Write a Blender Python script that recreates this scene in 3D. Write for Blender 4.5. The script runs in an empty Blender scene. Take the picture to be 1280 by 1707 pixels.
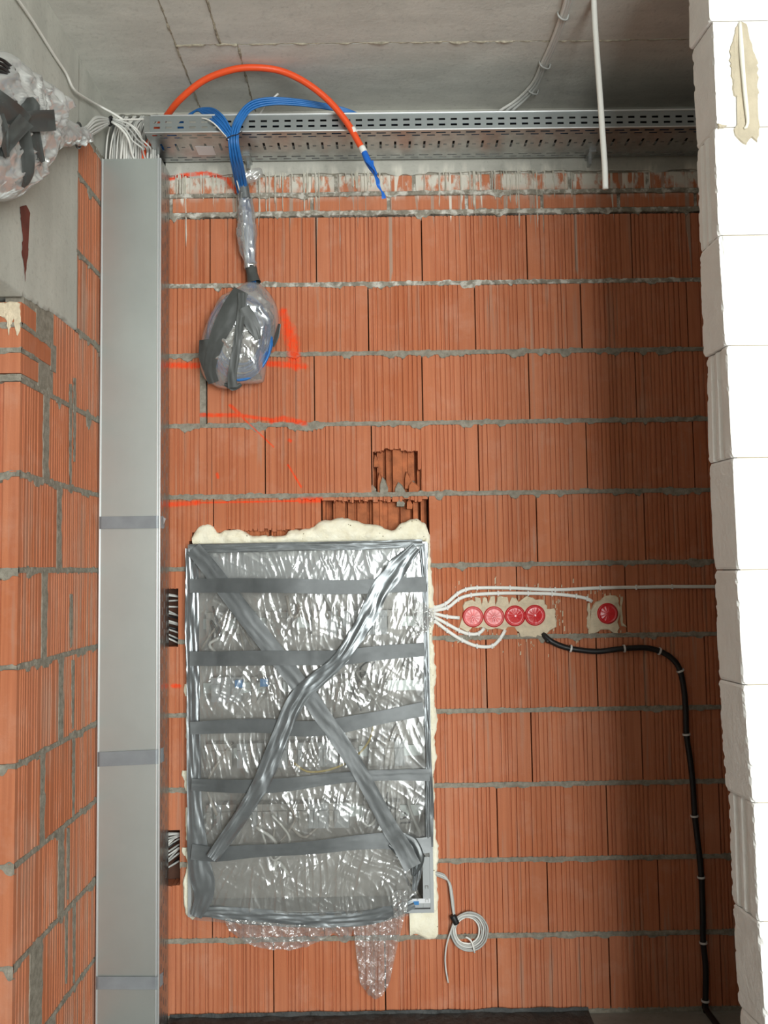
import bpy, bmesh, math, random
import numpy as np
from mathutils import Vector, Matrix
from mathutils.bvhtree import BVHTree

random.seed(7)
rng = np.random.default_rng(7)
SC = bpy.context.scene
COL = SC.collection

# ------------------------------------------------------------------ camera
CAM = np.array([-0.01812, -3.0236, 1.48489]); PITCH, ROLL, YAW = 0.06736, 0.0148, -0.00599
FPX = 1450.0
def _rot():
    cx, sx = math.cos(PITCH), math.sin(PITCH); cy, sy = math.cos(ROLL), math.sin(ROLL); cz, sz = math.cos(YAW), math.sin(YAW)
    Rz = np.array([[cz, -sz, 0], [sz, cz, 0], [0, 0, 1]]); Rx = np.array([[1, 0, 0], [0, cx, -sx], [0, sx, cx]])
    Ry = np.array([[cy, 0, sy], [0, 1, 0], [-sy, 0, cy]])
    return Rz @ Rx @ Ry
RM = _rot()
cam = bpy.data.cameras.new('camera'); camo = bpy.data.objects.new('camera', cam); COL.objects.link(camo)
cam.sensor_fit = 'VERTICAL'; cam.sensor_height = 36.0; cam.lens = 36.0 * FPX / 1707.0
cam.clip_start = 0.05; cam.clip_end = 60
M = Matrix.Identity(4)
for i in range(3):
    M[i][0] = RM[i, 0]; M[i][1] = RM[i, 2]; M[i][2] = -RM[i, 1]; M[i][3] = CAM[i]
camo.matrix_world = M
SC.camera = camo

# ------------------------------------------------------------------ light
SC.view_settings.view_transform = 'Standard'; SC.view_settings.look = 'None'
SC.view_settings.gamma = 1.0; SC.view_settings.use_curve_mapping = False
SC.view_settings.exposure = 0.0
world = bpy.data.worlds.new('daylight'); SC.world = world; world.use_nodes = True
world.node_tree.nodes['Background'].inputs[0].default_value = (0.86, 0.93, 1.0, 1)
world.node_tree.nodes['Background'].inputs[1].default_value = 1.0
def window_light(name, x0, x1, z0, z1, y, power):
    l = bpy.data.lights.new(name, 'AREA'); l.shape = 'RECTANGLE'; l.size = x1 - x0; l.size_y = z1 - z0
    l.energy = power; l.color = (0.955, 1.0, 0.975)
    o = bpy.data.objects.new(name, l); COL.objects.link(o)
    o.location = ((x0 + x1) / 2, y, (z0 + z1) / 2); o.rotation_euler = (math.pi / 2, 0, 0)
WIN = [(0.45, 1.85, 0.15, 2.95), (2.05, 3.5, 0.15, 2.95)]
YR = -6.6
window_light('window_daylight', *WIN[0], YR + 0.02, 235)
window_light('window_daylight', *WIN[1], YR + 0.02, 235)

# ------------------------------------------------------------------ pixel -> place on a real plane (1280 x 1707 frame)
def ray(px, py): return RM @ np.array([(px - 640) / FPX, 1.0, (853.5 - py) / FPX])
def W(px, py, Y=0.0):
    d = ray(px, py); return CAM + d * ((Y - CAM[1]) / d[1])
def WX(px, py, X):
    d = ray(px, py); return CAM + d * ((X - CAM[0]) / d[0])
def WZ(px, py, Z):
    d = ray(px, py); return CAM + d * ((Z - CAM[2]) / d[2])

# ------------------------------------------------------------------ noise
def _hash(ix, iy, s):
    h = (ix.astype(np.int64) * 374761393 + iy.astype(np.int64) * 668265263 + s * 974711) & 0xffffffff
    h = ((h ^ (h >> 13)) * 1274126177) & 0xffffffff
    return ((h ^ (h >> 16)) & 0xffff) / 65535.0
def vn(x, y, s=0):
    x = np.asarray(x, float); y = np.asarray(y, float)
    x, y = np.broadcast_arrays(x, y)
    ix = np.floor(x); iy = np.floor(y); fx = x - ix; fy = y - iy
    fx = fx * fx * fx * (fx * (fx * 6 - 15) + 10); fy = fy * fy * fy * (fy * (fy * 6 - 15) + 10)
    a = _hash(ix, iy, s); b = _hash(ix + 1, iy, s); c = _hash(ix, iy + 1, s); d = _hash(ix + 1, iy + 1, s)
    return (a * (1 - fx) + b * fx) * (1 - fy) + (c * (1 - fx) + d * fx) * fy
def fbm(x, y, s=0, o=3):
    t = 0; a = 0.5; n = 0
    for i in range(o):
        t = t + a * vn(np.asarray(x) * 2 ** i, np.asarray(y) * 2 ** i, s + i * 17); n += a; a *= 0.5
    return t / n

# ------------------------------------------------------------------ object helpers
WLOC = {}
def obj(name, verts, faces, m, parent=None, smooth=False, origin=None):
    v = np.asarray(verts, float).reshape(-1, 3)
    c = (v.min(0) + v.max(0)) / 2 if origin is None else np.asarray(origin, float)
    me = bpy.data.meshes.new(name); me.from_pydata([tuple(p) for p in (v - c)], [], faces)
    if isinstance(m, (list, tuple)):
        for mm in m: me.materials.append(mm)
    else: me.materials.append(m)
    if smooth: me.polygons.foreach_set('use_smooth', [True] * len(me.polygons))
    me.update()
    o = bpy.data.objects.new(name, me); COL.objects.link(o); WLOC[o.name] = c
    if parent is not None:
        o.parent = parent; o.location = tuple(c - WLOC[parent.name])
    else: o.location = tuple(c)
    return o
def empty(name, loc):
    o = bpy.data.objects.new(name, None); COL.objects.link(o); o.empty_display_size = 0.05
    o.location = tuple(loc); WLOC[o.name] = np.asarray(loc, float); return o
def tag(o, label, cat, group=None):
    o['label'] = label; o['category'] = cat
    if group: o['group'] = group
    return o
def thing(name, label, cat, loc, group=None): return tag(empty(name, loc), label, cat, group)
def struct(o): o['kind'] = 'structure'; return o

class MB:
    def __init__(s): s.v = []; s.f = []
    def add(s, v, f):
        b = len(s.v); s.v += [tuple(p) for p in v]; s.f += [tuple(i + b for i in q) for q in f]; return s
    def box(s, a, b):
        (x0, y0, z0), (x1, y1, z1) = a, b
        return s.add([(x0, y0, z0), (x1, y0, z0), (x1, y1, z0), (x0, y1, z0), (x0, y0, z1), (x1, y0, z1), (x1, y1, z1), (x0, y1, z1)],
                     [(3, 2, 1, 0), (4, 5, 6, 7), (0, 1, 5, 4), (1, 2, 6, 5), (2, 3, 7, 6), (3, 0, 4, 7)])
    def build(s, name, m, parent=None, smooth=False): return obj(name, s.v, s.f, m, parent, smooth)

def spline(P, step=0.01):
    P = [np.asarray(p, float) for p in P]
    if len(P) == 2: P = [P[0], (P[0] + P[1]) / 2, P[1]]
    Q = [2 * P[0] - P[1]] + P + [2 * P[-1] - P[-2]]; out = []
    for i in range(1, len(Q) - 2):
        p0, p1, p2, p3 = Q[i - 1:i + 3]
        n = max(2, int(np.linalg.norm(p2 - p1) / step))
        for k in range(n):
            t = k / n
            out.append(0.5 * (2 * p1 + (p2 - p0) * t + (2 * p0 - 5 * p1 + 4 * p2 - p3) * t * t + (3 * p1 - p0 - 3 * p2 + p3) * t ** 3))
    out.append(P[-1]); return np.array(out)
def tube(P, r, segs=8, step=0.012, flat=1.0, up=None, cap=True):
    """flat<1 squeezes the section along `up` (flat cable)"""
    C = spline(P, step); n = len(C)
    T = np.gradient(C, axis=0); T /= np.linalg.norm(T, axis=1)[:, None] + 1e-9
    V = []; F = []
    if up is None:
        a = np.array([0, 1.0, 0]) if abs(T[0][1]) < 0.9 else np.array([1.0, 0, 0])
    else: a = np.asarray(up, float)
    nrm = a - T[0] * a.dot(T[0]); nrm /= np.linalg.norm(nrm)
    rr = r if hasattr(r, '__len__') else [r] * n
    if len(rr) != n: rr = np.interp(np.linspace(0, 1, n), np.linspace(0, 1, len(rr)), rr)
    for i in range(n):
        if up is not None: nrm = np.asarray(up, float)
        nrm = nrm - T[i] * nrm.dot(T[i]); nrm = nrm / (np.linalg.norm(nrm) + 1e-9)
        b = np.cross(T[i], nrm)
        for k in range(segs):
            an = 2 * math.pi * k / segs
            V.append(C[i] + rr[i] * (math.cos(an) * nrm * flat + math.sin(an) * b))
    for i in range(n - 1):
        for k in range(segs):
            F.append((i * segs + k, i * segs + (k + 1) % segs, (i + 1) * segs + (k + 1) % segs, (i + 1) * segs + k))
    if cap:
        F.append(tuple(reversed(range(segs)))); F.append(tuple((n - 1) * segs + k for k in range(segs)))
    return V, F
def tube_obj(name, P, r, m, parent=None, **k):
    v, f = tube(P, r, **k); return obj(name, v, f, m, parent, True)
def grid_faces(nu, nv, off=0):
    return [(off + i * nv + j, off + (i + 1) * nv + j, off + (i + 1) * nv + j + 1, off + i * nv + j + 1) for i in range(nu - 1) for j in range(nv - 1)]

# ------------------------------------------------------------------ materials
def newmat(name):
    m = bpy.data.materials.new(name); m.use_nodes = True; nt = m.node_tree
    return m, nt, nt.nodes['Principled BSDF']
class N:
    """tiny node builder"""
    def __init__(s, nt): s.nt = nt; s.nodes = nt.nodes; s.L = nt.links.new
    def set(s, sock, v):
        if hasattr(v, 'node'): s.L(v, sock)
        elif v is not None: sock.default_value = v
    def math(s, op, a, b=None, c=None, clamp=False):
        n = s.nodes.new('ShaderNodeMath'); n.operation = op; n.use_clamp = clamp
        s.set(n.inputs[0], a); s.set(n.inputs[1], b); s.set(n.inputs[2], c); return n.outputs[0]
    def vmath(s, op, a, b=None, scale=None):
        n = s.nodes.new('ShaderNodeVectorMath'); n.operation = op
        s.set(n.inputs[0], a); s.set(n.inputs[1], b)
        if scale is not None: s.set(n.inputs['Scale'], scale)
        return n
    def pos(s): return s.nodes.new('ShaderNodeNewGeometry').outputs['Position']
    def sep(s, v):
        n = s.nodes.new('ShaderNodeSeparateXYZ'); s.L(v, n.inputs[0]); return n.outputs
    def comb(s, x, y, z):
        n = s.nodes.new('ShaderNodeCombineXYZ'); s.set(n.inputs[0], x); s.set(n.inputs[1], y); s.set(n.inputs[2], z); return n.outputs[0]
    def scale(s, v, k):
        return s.vmath('MULTIPLY', v, k).outputs[0]
    def noise(s, v, scale=5, detail=3, rough=0.55, dim='3D'):
        n = s.nodes.new('ShaderNodeTexNoise'); n.noise_dimensions = dim
        if dim == '1D': s.set(n.inputs['W'], v)
        else: s.set(n.inputs['Vector'], v)
        n.inputs['Scale'].default_value = scale; n.inputs['Detail'].default_value = detail; n.inputs['Roughness'].default_value = rough
        return n.outputs['Fac']
    def mr(s, v, a, b, c=0.0, d=1.0, smooth=False):
        n = s.nodes.new('ShaderNodeMapRange'); n.clamp = True
        if smooth: n.interpolation_type = 'SMOOTHSTEP'
        s.set(n.inputs[0], v)
        for i, q in enumerate((a, b, c, d)): s.set(n.inputs[i + 1], q)
        return n.outputs[0]
    def mix(s, f, a, b, mode='MIX'):
        n = s.nodes.new('ShaderNodeMix'); n.data_type = 'RGBA'; n.blend_type = mode
        s.set(n.inputs['Factor'], f)
        s.set(n.inputs['A'] if False else n.inputs[6], a if hasattr(a, 'node') else (*a, 1))
        s.set(n.inputs[7], b if hasattr(b, 'node') else (*b, 1)); return n.outputs[2]
    def bump(s, h, strength=0.3, dist=0.01):
        n = s.nodes.new('ShaderNodeBump'); n.inputs['Strength'].default_value = strength; n.inputs['Distance'].default_value = dist
        s.L(h, n.inputs['Height']); return n.outputs[0]
    def rand(s): return s.nodes.new('ShaderNodeObjectInfo').outputs['Random']

def simple(name, col, rough=0.5, metal=0.0, var=0.0, vscale=20, bump=0.0, bscale=80, spec=None, coat=0):
    m, nt, p = newmat(name); n = N(nt)
    p.inputs['Roughness'].default_value = rough; p.inputs['Metallic'].default_value = metal
    if spec is not None: p.inputs['Specular IOR Level'].default_value = spec
    if coat: p.inputs['Coat Weight'].default_value = coat; p.inputs['Coat Roughness'].default_value = 0.15
    if var:
        f = n.noise(n.pos(), vscale, 4)
        c0 = tuple(max(0, c * (1 - var)) for c in col); c1 = tuple(min(1, c * (1 + var)) for c in col)
        n.L(n.mix(n.mr(f, 0.3, 0.7), c0, c1), p.inputs['Base Color'])
    else: p.inputs['Base Color'].default_value = (*col, 1)
    if bump:
        n.L(n.bump(n.noise(n.pos(), bscale, 4), bump, 0.01), p.inputs['Normal'])
    return m

# --- orange spray marks on the back wall (a node group: distance to strokes in the wall plane)
STROKES = [  # x0,y0,x1,y1 (photo px), half width px, strength
    (272, 301, 305, 292, 3.5), (305, 292, 345, 289, 3.5), (345, 289, 378, 298, 3.5), (378, 298, 394, 320, 4.0),
    (472, 520, 480, 548, 7.0), (480, 548, 488, 575, 11.0), (488, 575, 491, 600, 10.0), (491, 600, 493, 612, 6),
    (275, 609, 330, 609, 5.0), (440, 605, 508, 610, 5.0),
    (336, 692, 400, 692, 3.6), (400, 692, 452, 700, 3.0), (452, 702, 472, 697, 4.5), (472, 697, 508, 706, 4.5), (384, 676, 404, 694, 3.0),
    (284, 841, 330, 838, 4.0), (330, 838, 500, 835, 1.6), (500, 834, 534, 833, 4.5),
    (404, 696, 456, 745, 1.3), (480, 775, 502, 812, 1.6), (362, 790, 363, 796, 2.5), (482, 734, 484, 735, 3.0),
    (288, 1143, 299, 1144, 3.5)]
def paint_group():
    g = bpy.data.node_groups.new('spray_paint', 'ShaderNodeTree')
    g.interface.new_socket('Fac', in_out='OUTPUT', socket_type='NodeSocketFloat')
    n = N(g); out = g.nodes.new('NodeGroupOutput')
    px, py, pz = n.sep(n.pos()); p = n.comb(px, 0.0, pz); best = None
    for x0, y0, x1, y1, w in STROKES:
        a = W(x0, y0); b = W(x1, y1); a[1] = b[1] = 0; w /= 478.0
        d = b - a; q = n.vmath('SUBTRACT', p, tuple(a)).outputs[0]
        t = n.math('DIVIDE', n.vmath('DOT_PRODUCT', q, tuple(d)).outputs['Value'], float(d.dot(d)) + 1e-9, clamp=True)
        e = n.vmath('SUBTRACT', q, n.vmath('SCALE', tuple(d), scale=t).outputs[0]).outputs[0]
        l = n.math('DIVIDE', n.vmath('LENGTH', e).outputs['Value'], w)
        best = l if best is None else n.math('MINIMUM', best, l)
    wob = n.noise(n.pos(), 160, 3)
    best = n.math('ADD', best, n.math('MULTIPLY', n.math('SUBTRACT', wob, 0.5), 1.1))
    f = n.mr(best, 1.35, 0.55)
    f = n.math('MULTIPLY', f, n.mr(py, 0.5, 0.4))
    n.L(f, out.inputs[0]); return g
PAINT = paint_group()
def add_paint(n, col):
    g = n.nodes.new('ShaderNodeGroup'); g.node_tree = PAINT
    return n.mix(n.math('MULTIPLY', g.outputs[0], n.mr(n.noise(n.pos(), 50, 4), 0.25, 0.6, 0.35, 0.95)), col, (0.86, 0.07, 0.012))
def drips(n, x, z, ztop, length, freq, cover, seed):
    """slurry that ran down from ztop: 1 inside a run"""
    col = n.noise(n.math('ADD', n.math('MULTIPLY', x, 1.0), seed), freq, 1, 0.5, '1D')
    ln = n.noise(n.math('ADD', x, seed + 31.7), freq * 0.45, 2, 0.6, '1D')
    region = n.noise(n.math('ADD', x, seed + 11.3), 3.2, 1, 0.5, '1D')
    ln = n.math('MULTIPLY', n.math('POWER', n.mr(ln, 0.25, 0.85), 1.6), length)
    ln = n.math('MULTIPLY', ln, n.mr(region, 0.33, 0.62, 0.15, 1.0))
    zb = n.math('SUBTRACT', ztop, ln)
    a = n.mr(n.math('SUBTRACT', z, zb), -0.006, 0.012)
    b = n.mr(col, cover, cover + 0.05)
    return n.math('MULTIPLY', n.math('MULTIPLY', a, b), n.mr(z, ztop + 0.01, ztop))

def brick_mat(name, axis, slurry, paint, drip):
    m, nt, p = newmat(name); n = N(nt)
    P = n.pos(); x, y, z = n.sep(P); u = x if axis == 'x' else y
    r = n.rand()
    c = n.mix(r, (0.56, 0.195, 0.092), (0.50, 0.160, 0.068))
    big = n.noise(P, 3.0, 3)
    c = n.mix(n.mr(big, 0.35, 0.7, 0, 0.55), c, (0.60, 0.25, 0.145))
    st = n.noise(n.comb(n.math('MULTIPLY', x, 1.0), n.math('MULTIPLY', y, 1.0), n.math('MULTIPLY', z, 0.03)), 95, 3, 0.6)
    c = n.mix(n.mr(st, 0.3, 0.72, 0.0, 1.0), n.mix(0.5, c, (0.34, 0.10, 0.05)), c)
    # thin grey slurry runs
    sl = n.noise(n.comb(x, y, n.math('MULTIPLY', z, 0.055)), 42, 3, 0.5)
    reg = n.noise(P, 2.3, 2)
    sf = n.math('MULTIPLY', n.mr(sl, 0.60 - 0.06 * slurry, 0.70 - 0.06 * slurry), n.mr(reg, 0.40, 0.68))
    c = n.mix(n.math('MULTIPLY', sf, 0.55), c, (0.36, 0.30, 0.24))
    # pale dust
    ds = n.noise(P, 9, 5, 0.65)
    c = n.mix(n.mr(ds, 0.52, 0.8, 0, 0.35), c, (0.62, 0.36, 0.26))
    if drip:
        d2 = drips(n, u, z, 2.90, 0.85, 34, 0.565, 3.0)
        c = n.mix(n.math('MULTIPLY', d2, 0.62), c, (0.34, 0.31, 0.26))
        d1 = drips(n, u, z, 2.93, 0.42, 38, 0.535, 8.0)
        c = n.mix(n.math('MULTIPLY', d1, 0.88), c, (0.72, 0.68, 0.60))
        smear = n.noise(n.comb(n.math('MULTIPLY', x, 1.0), y, n.math('MULTIPLY', z, 0.5)), 22, 4, 0.65)
        hi = n.mr(z, 2.80, 2.86)
        c = n.mix(n.math('MULTIPLY', n.mr(smear, 0.43, 0.54), hi), c, (0.60, 0.56, 0.49))
    if paint: c = add_paint(n, c)
    n.L(c, p.inputs['Base Color']); p.inputs['Roughness'].default_value = 0.8
    p.inputs['Specular IOR Level'].default_value = 0.25
    n.L(n.bump(n.math('ADD', n.noise(P, 240, 3), n.math('MULTIPLY', st, 0.6)), 0.18, 0.004), p.inputs['Normal'])
    return m
def mortar_mat(name, paint=False, white=True):
    m, nt, p = newmat(name); n = N(nt); P = n.pos(); x, y, z = n.sep(P)
    f = n.noise(P, 45, 5, 0.65)
    c = n.mix(n.mr(f, 0.3, 0.7), (0.20, 0.18, 0.145), (0.38, 0.345, 0.285))
    if white:
        wmask = n.math('MULTIPLY', n.mr(n.noise(P, 30, 4, 0.6), 0.48, 0.6), n.mr(z, 2.3, 2.5, 0.0, 0.9))
        c = n.mix(wmask, c, (0.66, 0.63, 0.57))
    if paint: c = add_paint(n, c)
    n.L(c, p.inputs['Base Color']); p.inputs['Roughness'].default_value = 0.95; p.inputs['Specular IOR Level'].default_value = 0.1
    n.L(n.bump(n.noise(P, 150, 5, 0.7), 0.6, 0.006), p.inputs['Normal'])
    return m
def concrete_mat(name, c0, c1, streak=False, paint=False, stain=None):
    m, nt, p = newmat(name); n = N(nt); P = n.pos(); x, y, z = n.sep(P)
    f = n.noise(P, 3.2, 6, 0.6); c = n.mix(n.mr(f, 0.3, 0.7), c0, c1)
    g = n.noise(n.comb(x, n.math('MULTIPLY', y, 0.6), n.math('MULTIPLY', z, 0.12)) if streak else n.comb(n.math('MULTIPLY', x, 0.35), y, z), 14, 4, 0.6)
    c = n.mix(n.mr(g, 0.42, 0.75, 0, 0.4), c, tuple(min(1, q * 1.35) for q in c1))
    d = n.noise(P, 60, 4, 0.6)
    c = n.mix(n.mr(d, 0.55, 0.75, 0, 0.35), c, tuple(q * 0.6 for q in c0))
    if stain:
        s = n.noise(n.comb(x, y, n.math('MULTIPLY', z, 0.25)), 11, 4, 0.6)
        c = n.mix(n.math('MULTIPLY', n.mr(s, 0.5, 0.62), n.mr(z, stain[0], stain[1])), c, (0.66, 0.63, 0.55))
    if paint: c = add_paint(n, c)
    n.L(c, p.inputs['Base Color']); p.inputs['Roughness'].default_value = 0.75
    n.L(n.bump(n.noise(P, 90, 6, 0.65), 0.25, 0.005), p.inputs['Normal'])
    return m
def film_mat(name, trans, tint=(0.93, 0.93, 0.92), diffuse=(0.75, 0.75, 0.74), dmix=0.25, rough=0.14, bscale=60, bstr=0.35, stretch=(1, 1, 0.25)):
    m = bpy.data.materials.new(name); m.use_nodes = True; nt = m.node_tree; nt.nodes.clear(); n = N(nt)
    out = nt.nodes.new('ShaderNodeOutputMaterial'); P = n.pos()
    tr = nt.nodes.new('ShaderNodeBsdfTransparent'); tr.inputs[0].default_value = (*tint, 1)
    gl = nt.nodes.new('ShaderNodeBsdfGlossy'); gl.inputs['Color'].default_value = (0.95, 0.96, 0.97, 1); gl.inputs['Roughness'].default_value = rough
    df = nt.nodes.new('ShaderNodeBsdfDiffuse'); df.inputs[0].default_value = (*diffuse, 1)
    h = n.noise(n.scale(P, stretch), bscale, 3, 0.6)
    b = n.bump(h, bstr, 0.01); n.L(b, gl.inputs['Normal'])
    m1 = nt.nodes.new('ShaderNodeMixShader'); m1.inputs[0].default_value = dmix; n.L(gl.outputs[0], m1.inputs[1]); n.L(df.outputs[0], m1.inputs[2])
    m2 = nt.nodes.new('ShaderNodeMixShader'); m2.inputs[0].default_value = 1 - trans
    n.L(tr.outputs[0], m2.inputs[1]); n.L(m1.outputs[0], m2.inputs[2]); n.L(m2.outputs[0], out.inputs[0])
    return m

BRICK = brick_mat('terracotta_block', 'x', 0.6, True, True)
BRICKL = brick_mat('terracotta_block_slurried', 'y', 2.3, False, False)
BRICKP = brick_mat('terracotta_block_plain', 'x', 0.2, False, False)
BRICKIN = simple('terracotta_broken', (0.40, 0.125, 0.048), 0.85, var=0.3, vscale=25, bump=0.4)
MORTAR = mortar_mat('mortar_back', True); MORTARL = mortar_mat('mortar_left', False, False)
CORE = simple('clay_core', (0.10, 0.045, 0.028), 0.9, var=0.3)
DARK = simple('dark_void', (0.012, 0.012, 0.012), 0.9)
BEAM = concrete_mat('beam_concrete', (0.34, 0.33, 0.29), (0.46, 0.445, 0.395), False, True, (2.945, 2.915))
CEIL = concrete_mat('ceiling_concrete', (0.58, 0.575, 0.53), (0.68, 0.67, 0.62))
LINTEL = concrete_mat('lintel_concrete', (0.42, 0.42, 0.375), (0.54, 0.535, 0.48), True)
ROOM = concrete_mat('room_concrete', (0.15, 0.145, 0.13), (0.21, 0.20, 0.18))
FLOORM = concrete_mat('floor_concrete', (0.19, 0.18, 0.16), (0.26, 0.25, 0.22))
AAC = simple('white_block', (0.87, 0.845, 0.82), 0.9, var=0.04, vscale=14, bump=0.2, bscale=120)
GLUE = simple('grey_glue_mortar', (0.50, 0.43, 0.32), 0.9, var=0.12, bump=0.3)
GALV = simple('galvanised_steel', (0.56, 0.605, 0.59), 0.42, 0.85, var=0.035, vscale=6)
GALVD = simple('galvanised_sheet', (0.48, 0.50, 0.50), 0.34, 0.95, var=0.14, vscale=30)
HEM = simple('bright_hem', (0.86, 0.89, 0.90), 0.42, 0.35)
TAPE = simple('duct_tape', (0.085, 0.092, 0.095), 0.30, 0.25, var=0.12, vscale=30, spec=0.7)
TAPES = simple('duct_tape_silver', (0.20, 0.215, 0.225), 0.27, 0.55, var=0.1, spec=0.7)
TAPEK = simple('dark_wrap_tape', (0.060, 0.064, 0.062), 0.42, 0.0, var=0.1, spec=0.5)
TAPET = simple('trunk_tape', (0.26, 0.28, 0.30), 0.38, 0.2, var=0.1)
FOAM = None
def foam_mat():
    m, nt, p = newmat('expanding_foam'); n = N(nt); P = n.pos()
    f = n.noise(P, 30, 4); c = n.mix(n.mr(f, 0.3, 0.7), (0.86, 0.79, 0.60), (0.93, 0.89, 0.74))
    v = nt.nodes.new('ShaderNodeTexVoronoi'); v.inputs['Scale'].default_value = 70; n.L(P, v.inputs['Vector'])
    sp = n.math('MULTIPLY', n.mr(v.outputs['Distance'], 0.20, 0.13), n.mr(n.noise(P, 25, 2), 0.55, 0.62))
    c = n.mix(sp, c, (0.22, 0.17, 0.08)); n.L(c, p.inputs['Base Color']); p.inputs['Roughness'].default_value = 0.75
    n.L(n.bump(n.noise(P, 110, 4), 0.4, 0.006), p.inputs['Normal']); return m
FOAM = foam_mat()
FILM = film_mat('wrap_film', 0.70, dmix=0.45, rough=0.20, diffuse=(0.5, 0.5, 0.49), bscale=45, bstr=0.14)
FILMC = film_mat('loose_film', 0.58, dmix=0.45, rough=0.16, bscale=45, bstr=0.15)
FILMB = film_mat('bag_film', 0.42, dmix=0.32, rough=0.13, bscale=50)
FILMW = film_mat('bag_film_milky', 0.30, diffuse=(0.82, 0.83, 0.82), dmix=0.42, rough=0.13, bscale=40, bstr=0.3)
ORANGE = simple('orange_conduit', (0.80, 0.085, 0.018), 0.38)
BLUE = simple('blue_cable', (0.020, 0.150, 0.44), 0.38)
BLUET = simple('blue_tape', (0.01, 0.13, 0.55), 0.35)
WHITE = simple('white_cable', (0.78, 0.765, 0.72), 0.45)
GREYC = simple('grey_cable', (0.42, 0.42, 0.40), 0.5)
PALE = simple('pale_cable', (0.62, 0.62, 0.59), 0.5)
BLACK = simple('black_cable', (0.010, 0.010, 0.011), 0.45)
CLIPM = simple('clip_plastic', (0.70, 0.68, 0.66), 0.5)
RED = simple('red_lid', (0.62, 0.022, 0.028), 0.22, spec=0.6)
RED_GLARE = simple('red_lid_glare', (0.74, 0.14, 0.14), 0.3, var=0.15, vscale=80)  # pinker copy of the lid red, with surface glare put into the colour
PLASTER = simple('gypsum_plaster', (0.66, 0.55, 0.40), 0.9, var=0.12, vscale=40, bump=0.5)
FRAME = simple('cabinet_paint', (0.42, 0.44, 0.45), 0.35, 0.2)
PLATE = simple('mounting_plate', (0.40, 0.385, 0.36), 0.4, 0.3, var=0.1)
MODULE = simple('module_grey', (0.28, 0.27, 0.25), 0.5)
LOOM = simple('loom_taupe', (0.33, 0.30, 0.26), 0.5)
YELLOW = simple('yellow_wire', (0.45, 0.33, 0.05), 0.5)
BITUMEN = simple('bitumen_felt', (0.035, 0.037, 0.036), 0.6, var=0.4, vscale=30, bump=0.6, bscale=50)
LABELW = simple('label_white', (0.75, 0.76, 0.78), 0.3)
BLUEL = simple('label_blue', (0.05, 0.22, 0.50), 0.3)
RUST = simple('reddish_drip', (0.16, 0.035, 0.022), 0.7, var=0.25)

# ================================================================== STRUCTURE
XL = -0.955; YP = -0.76; ZC = 3.138; XR = 2.1
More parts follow.
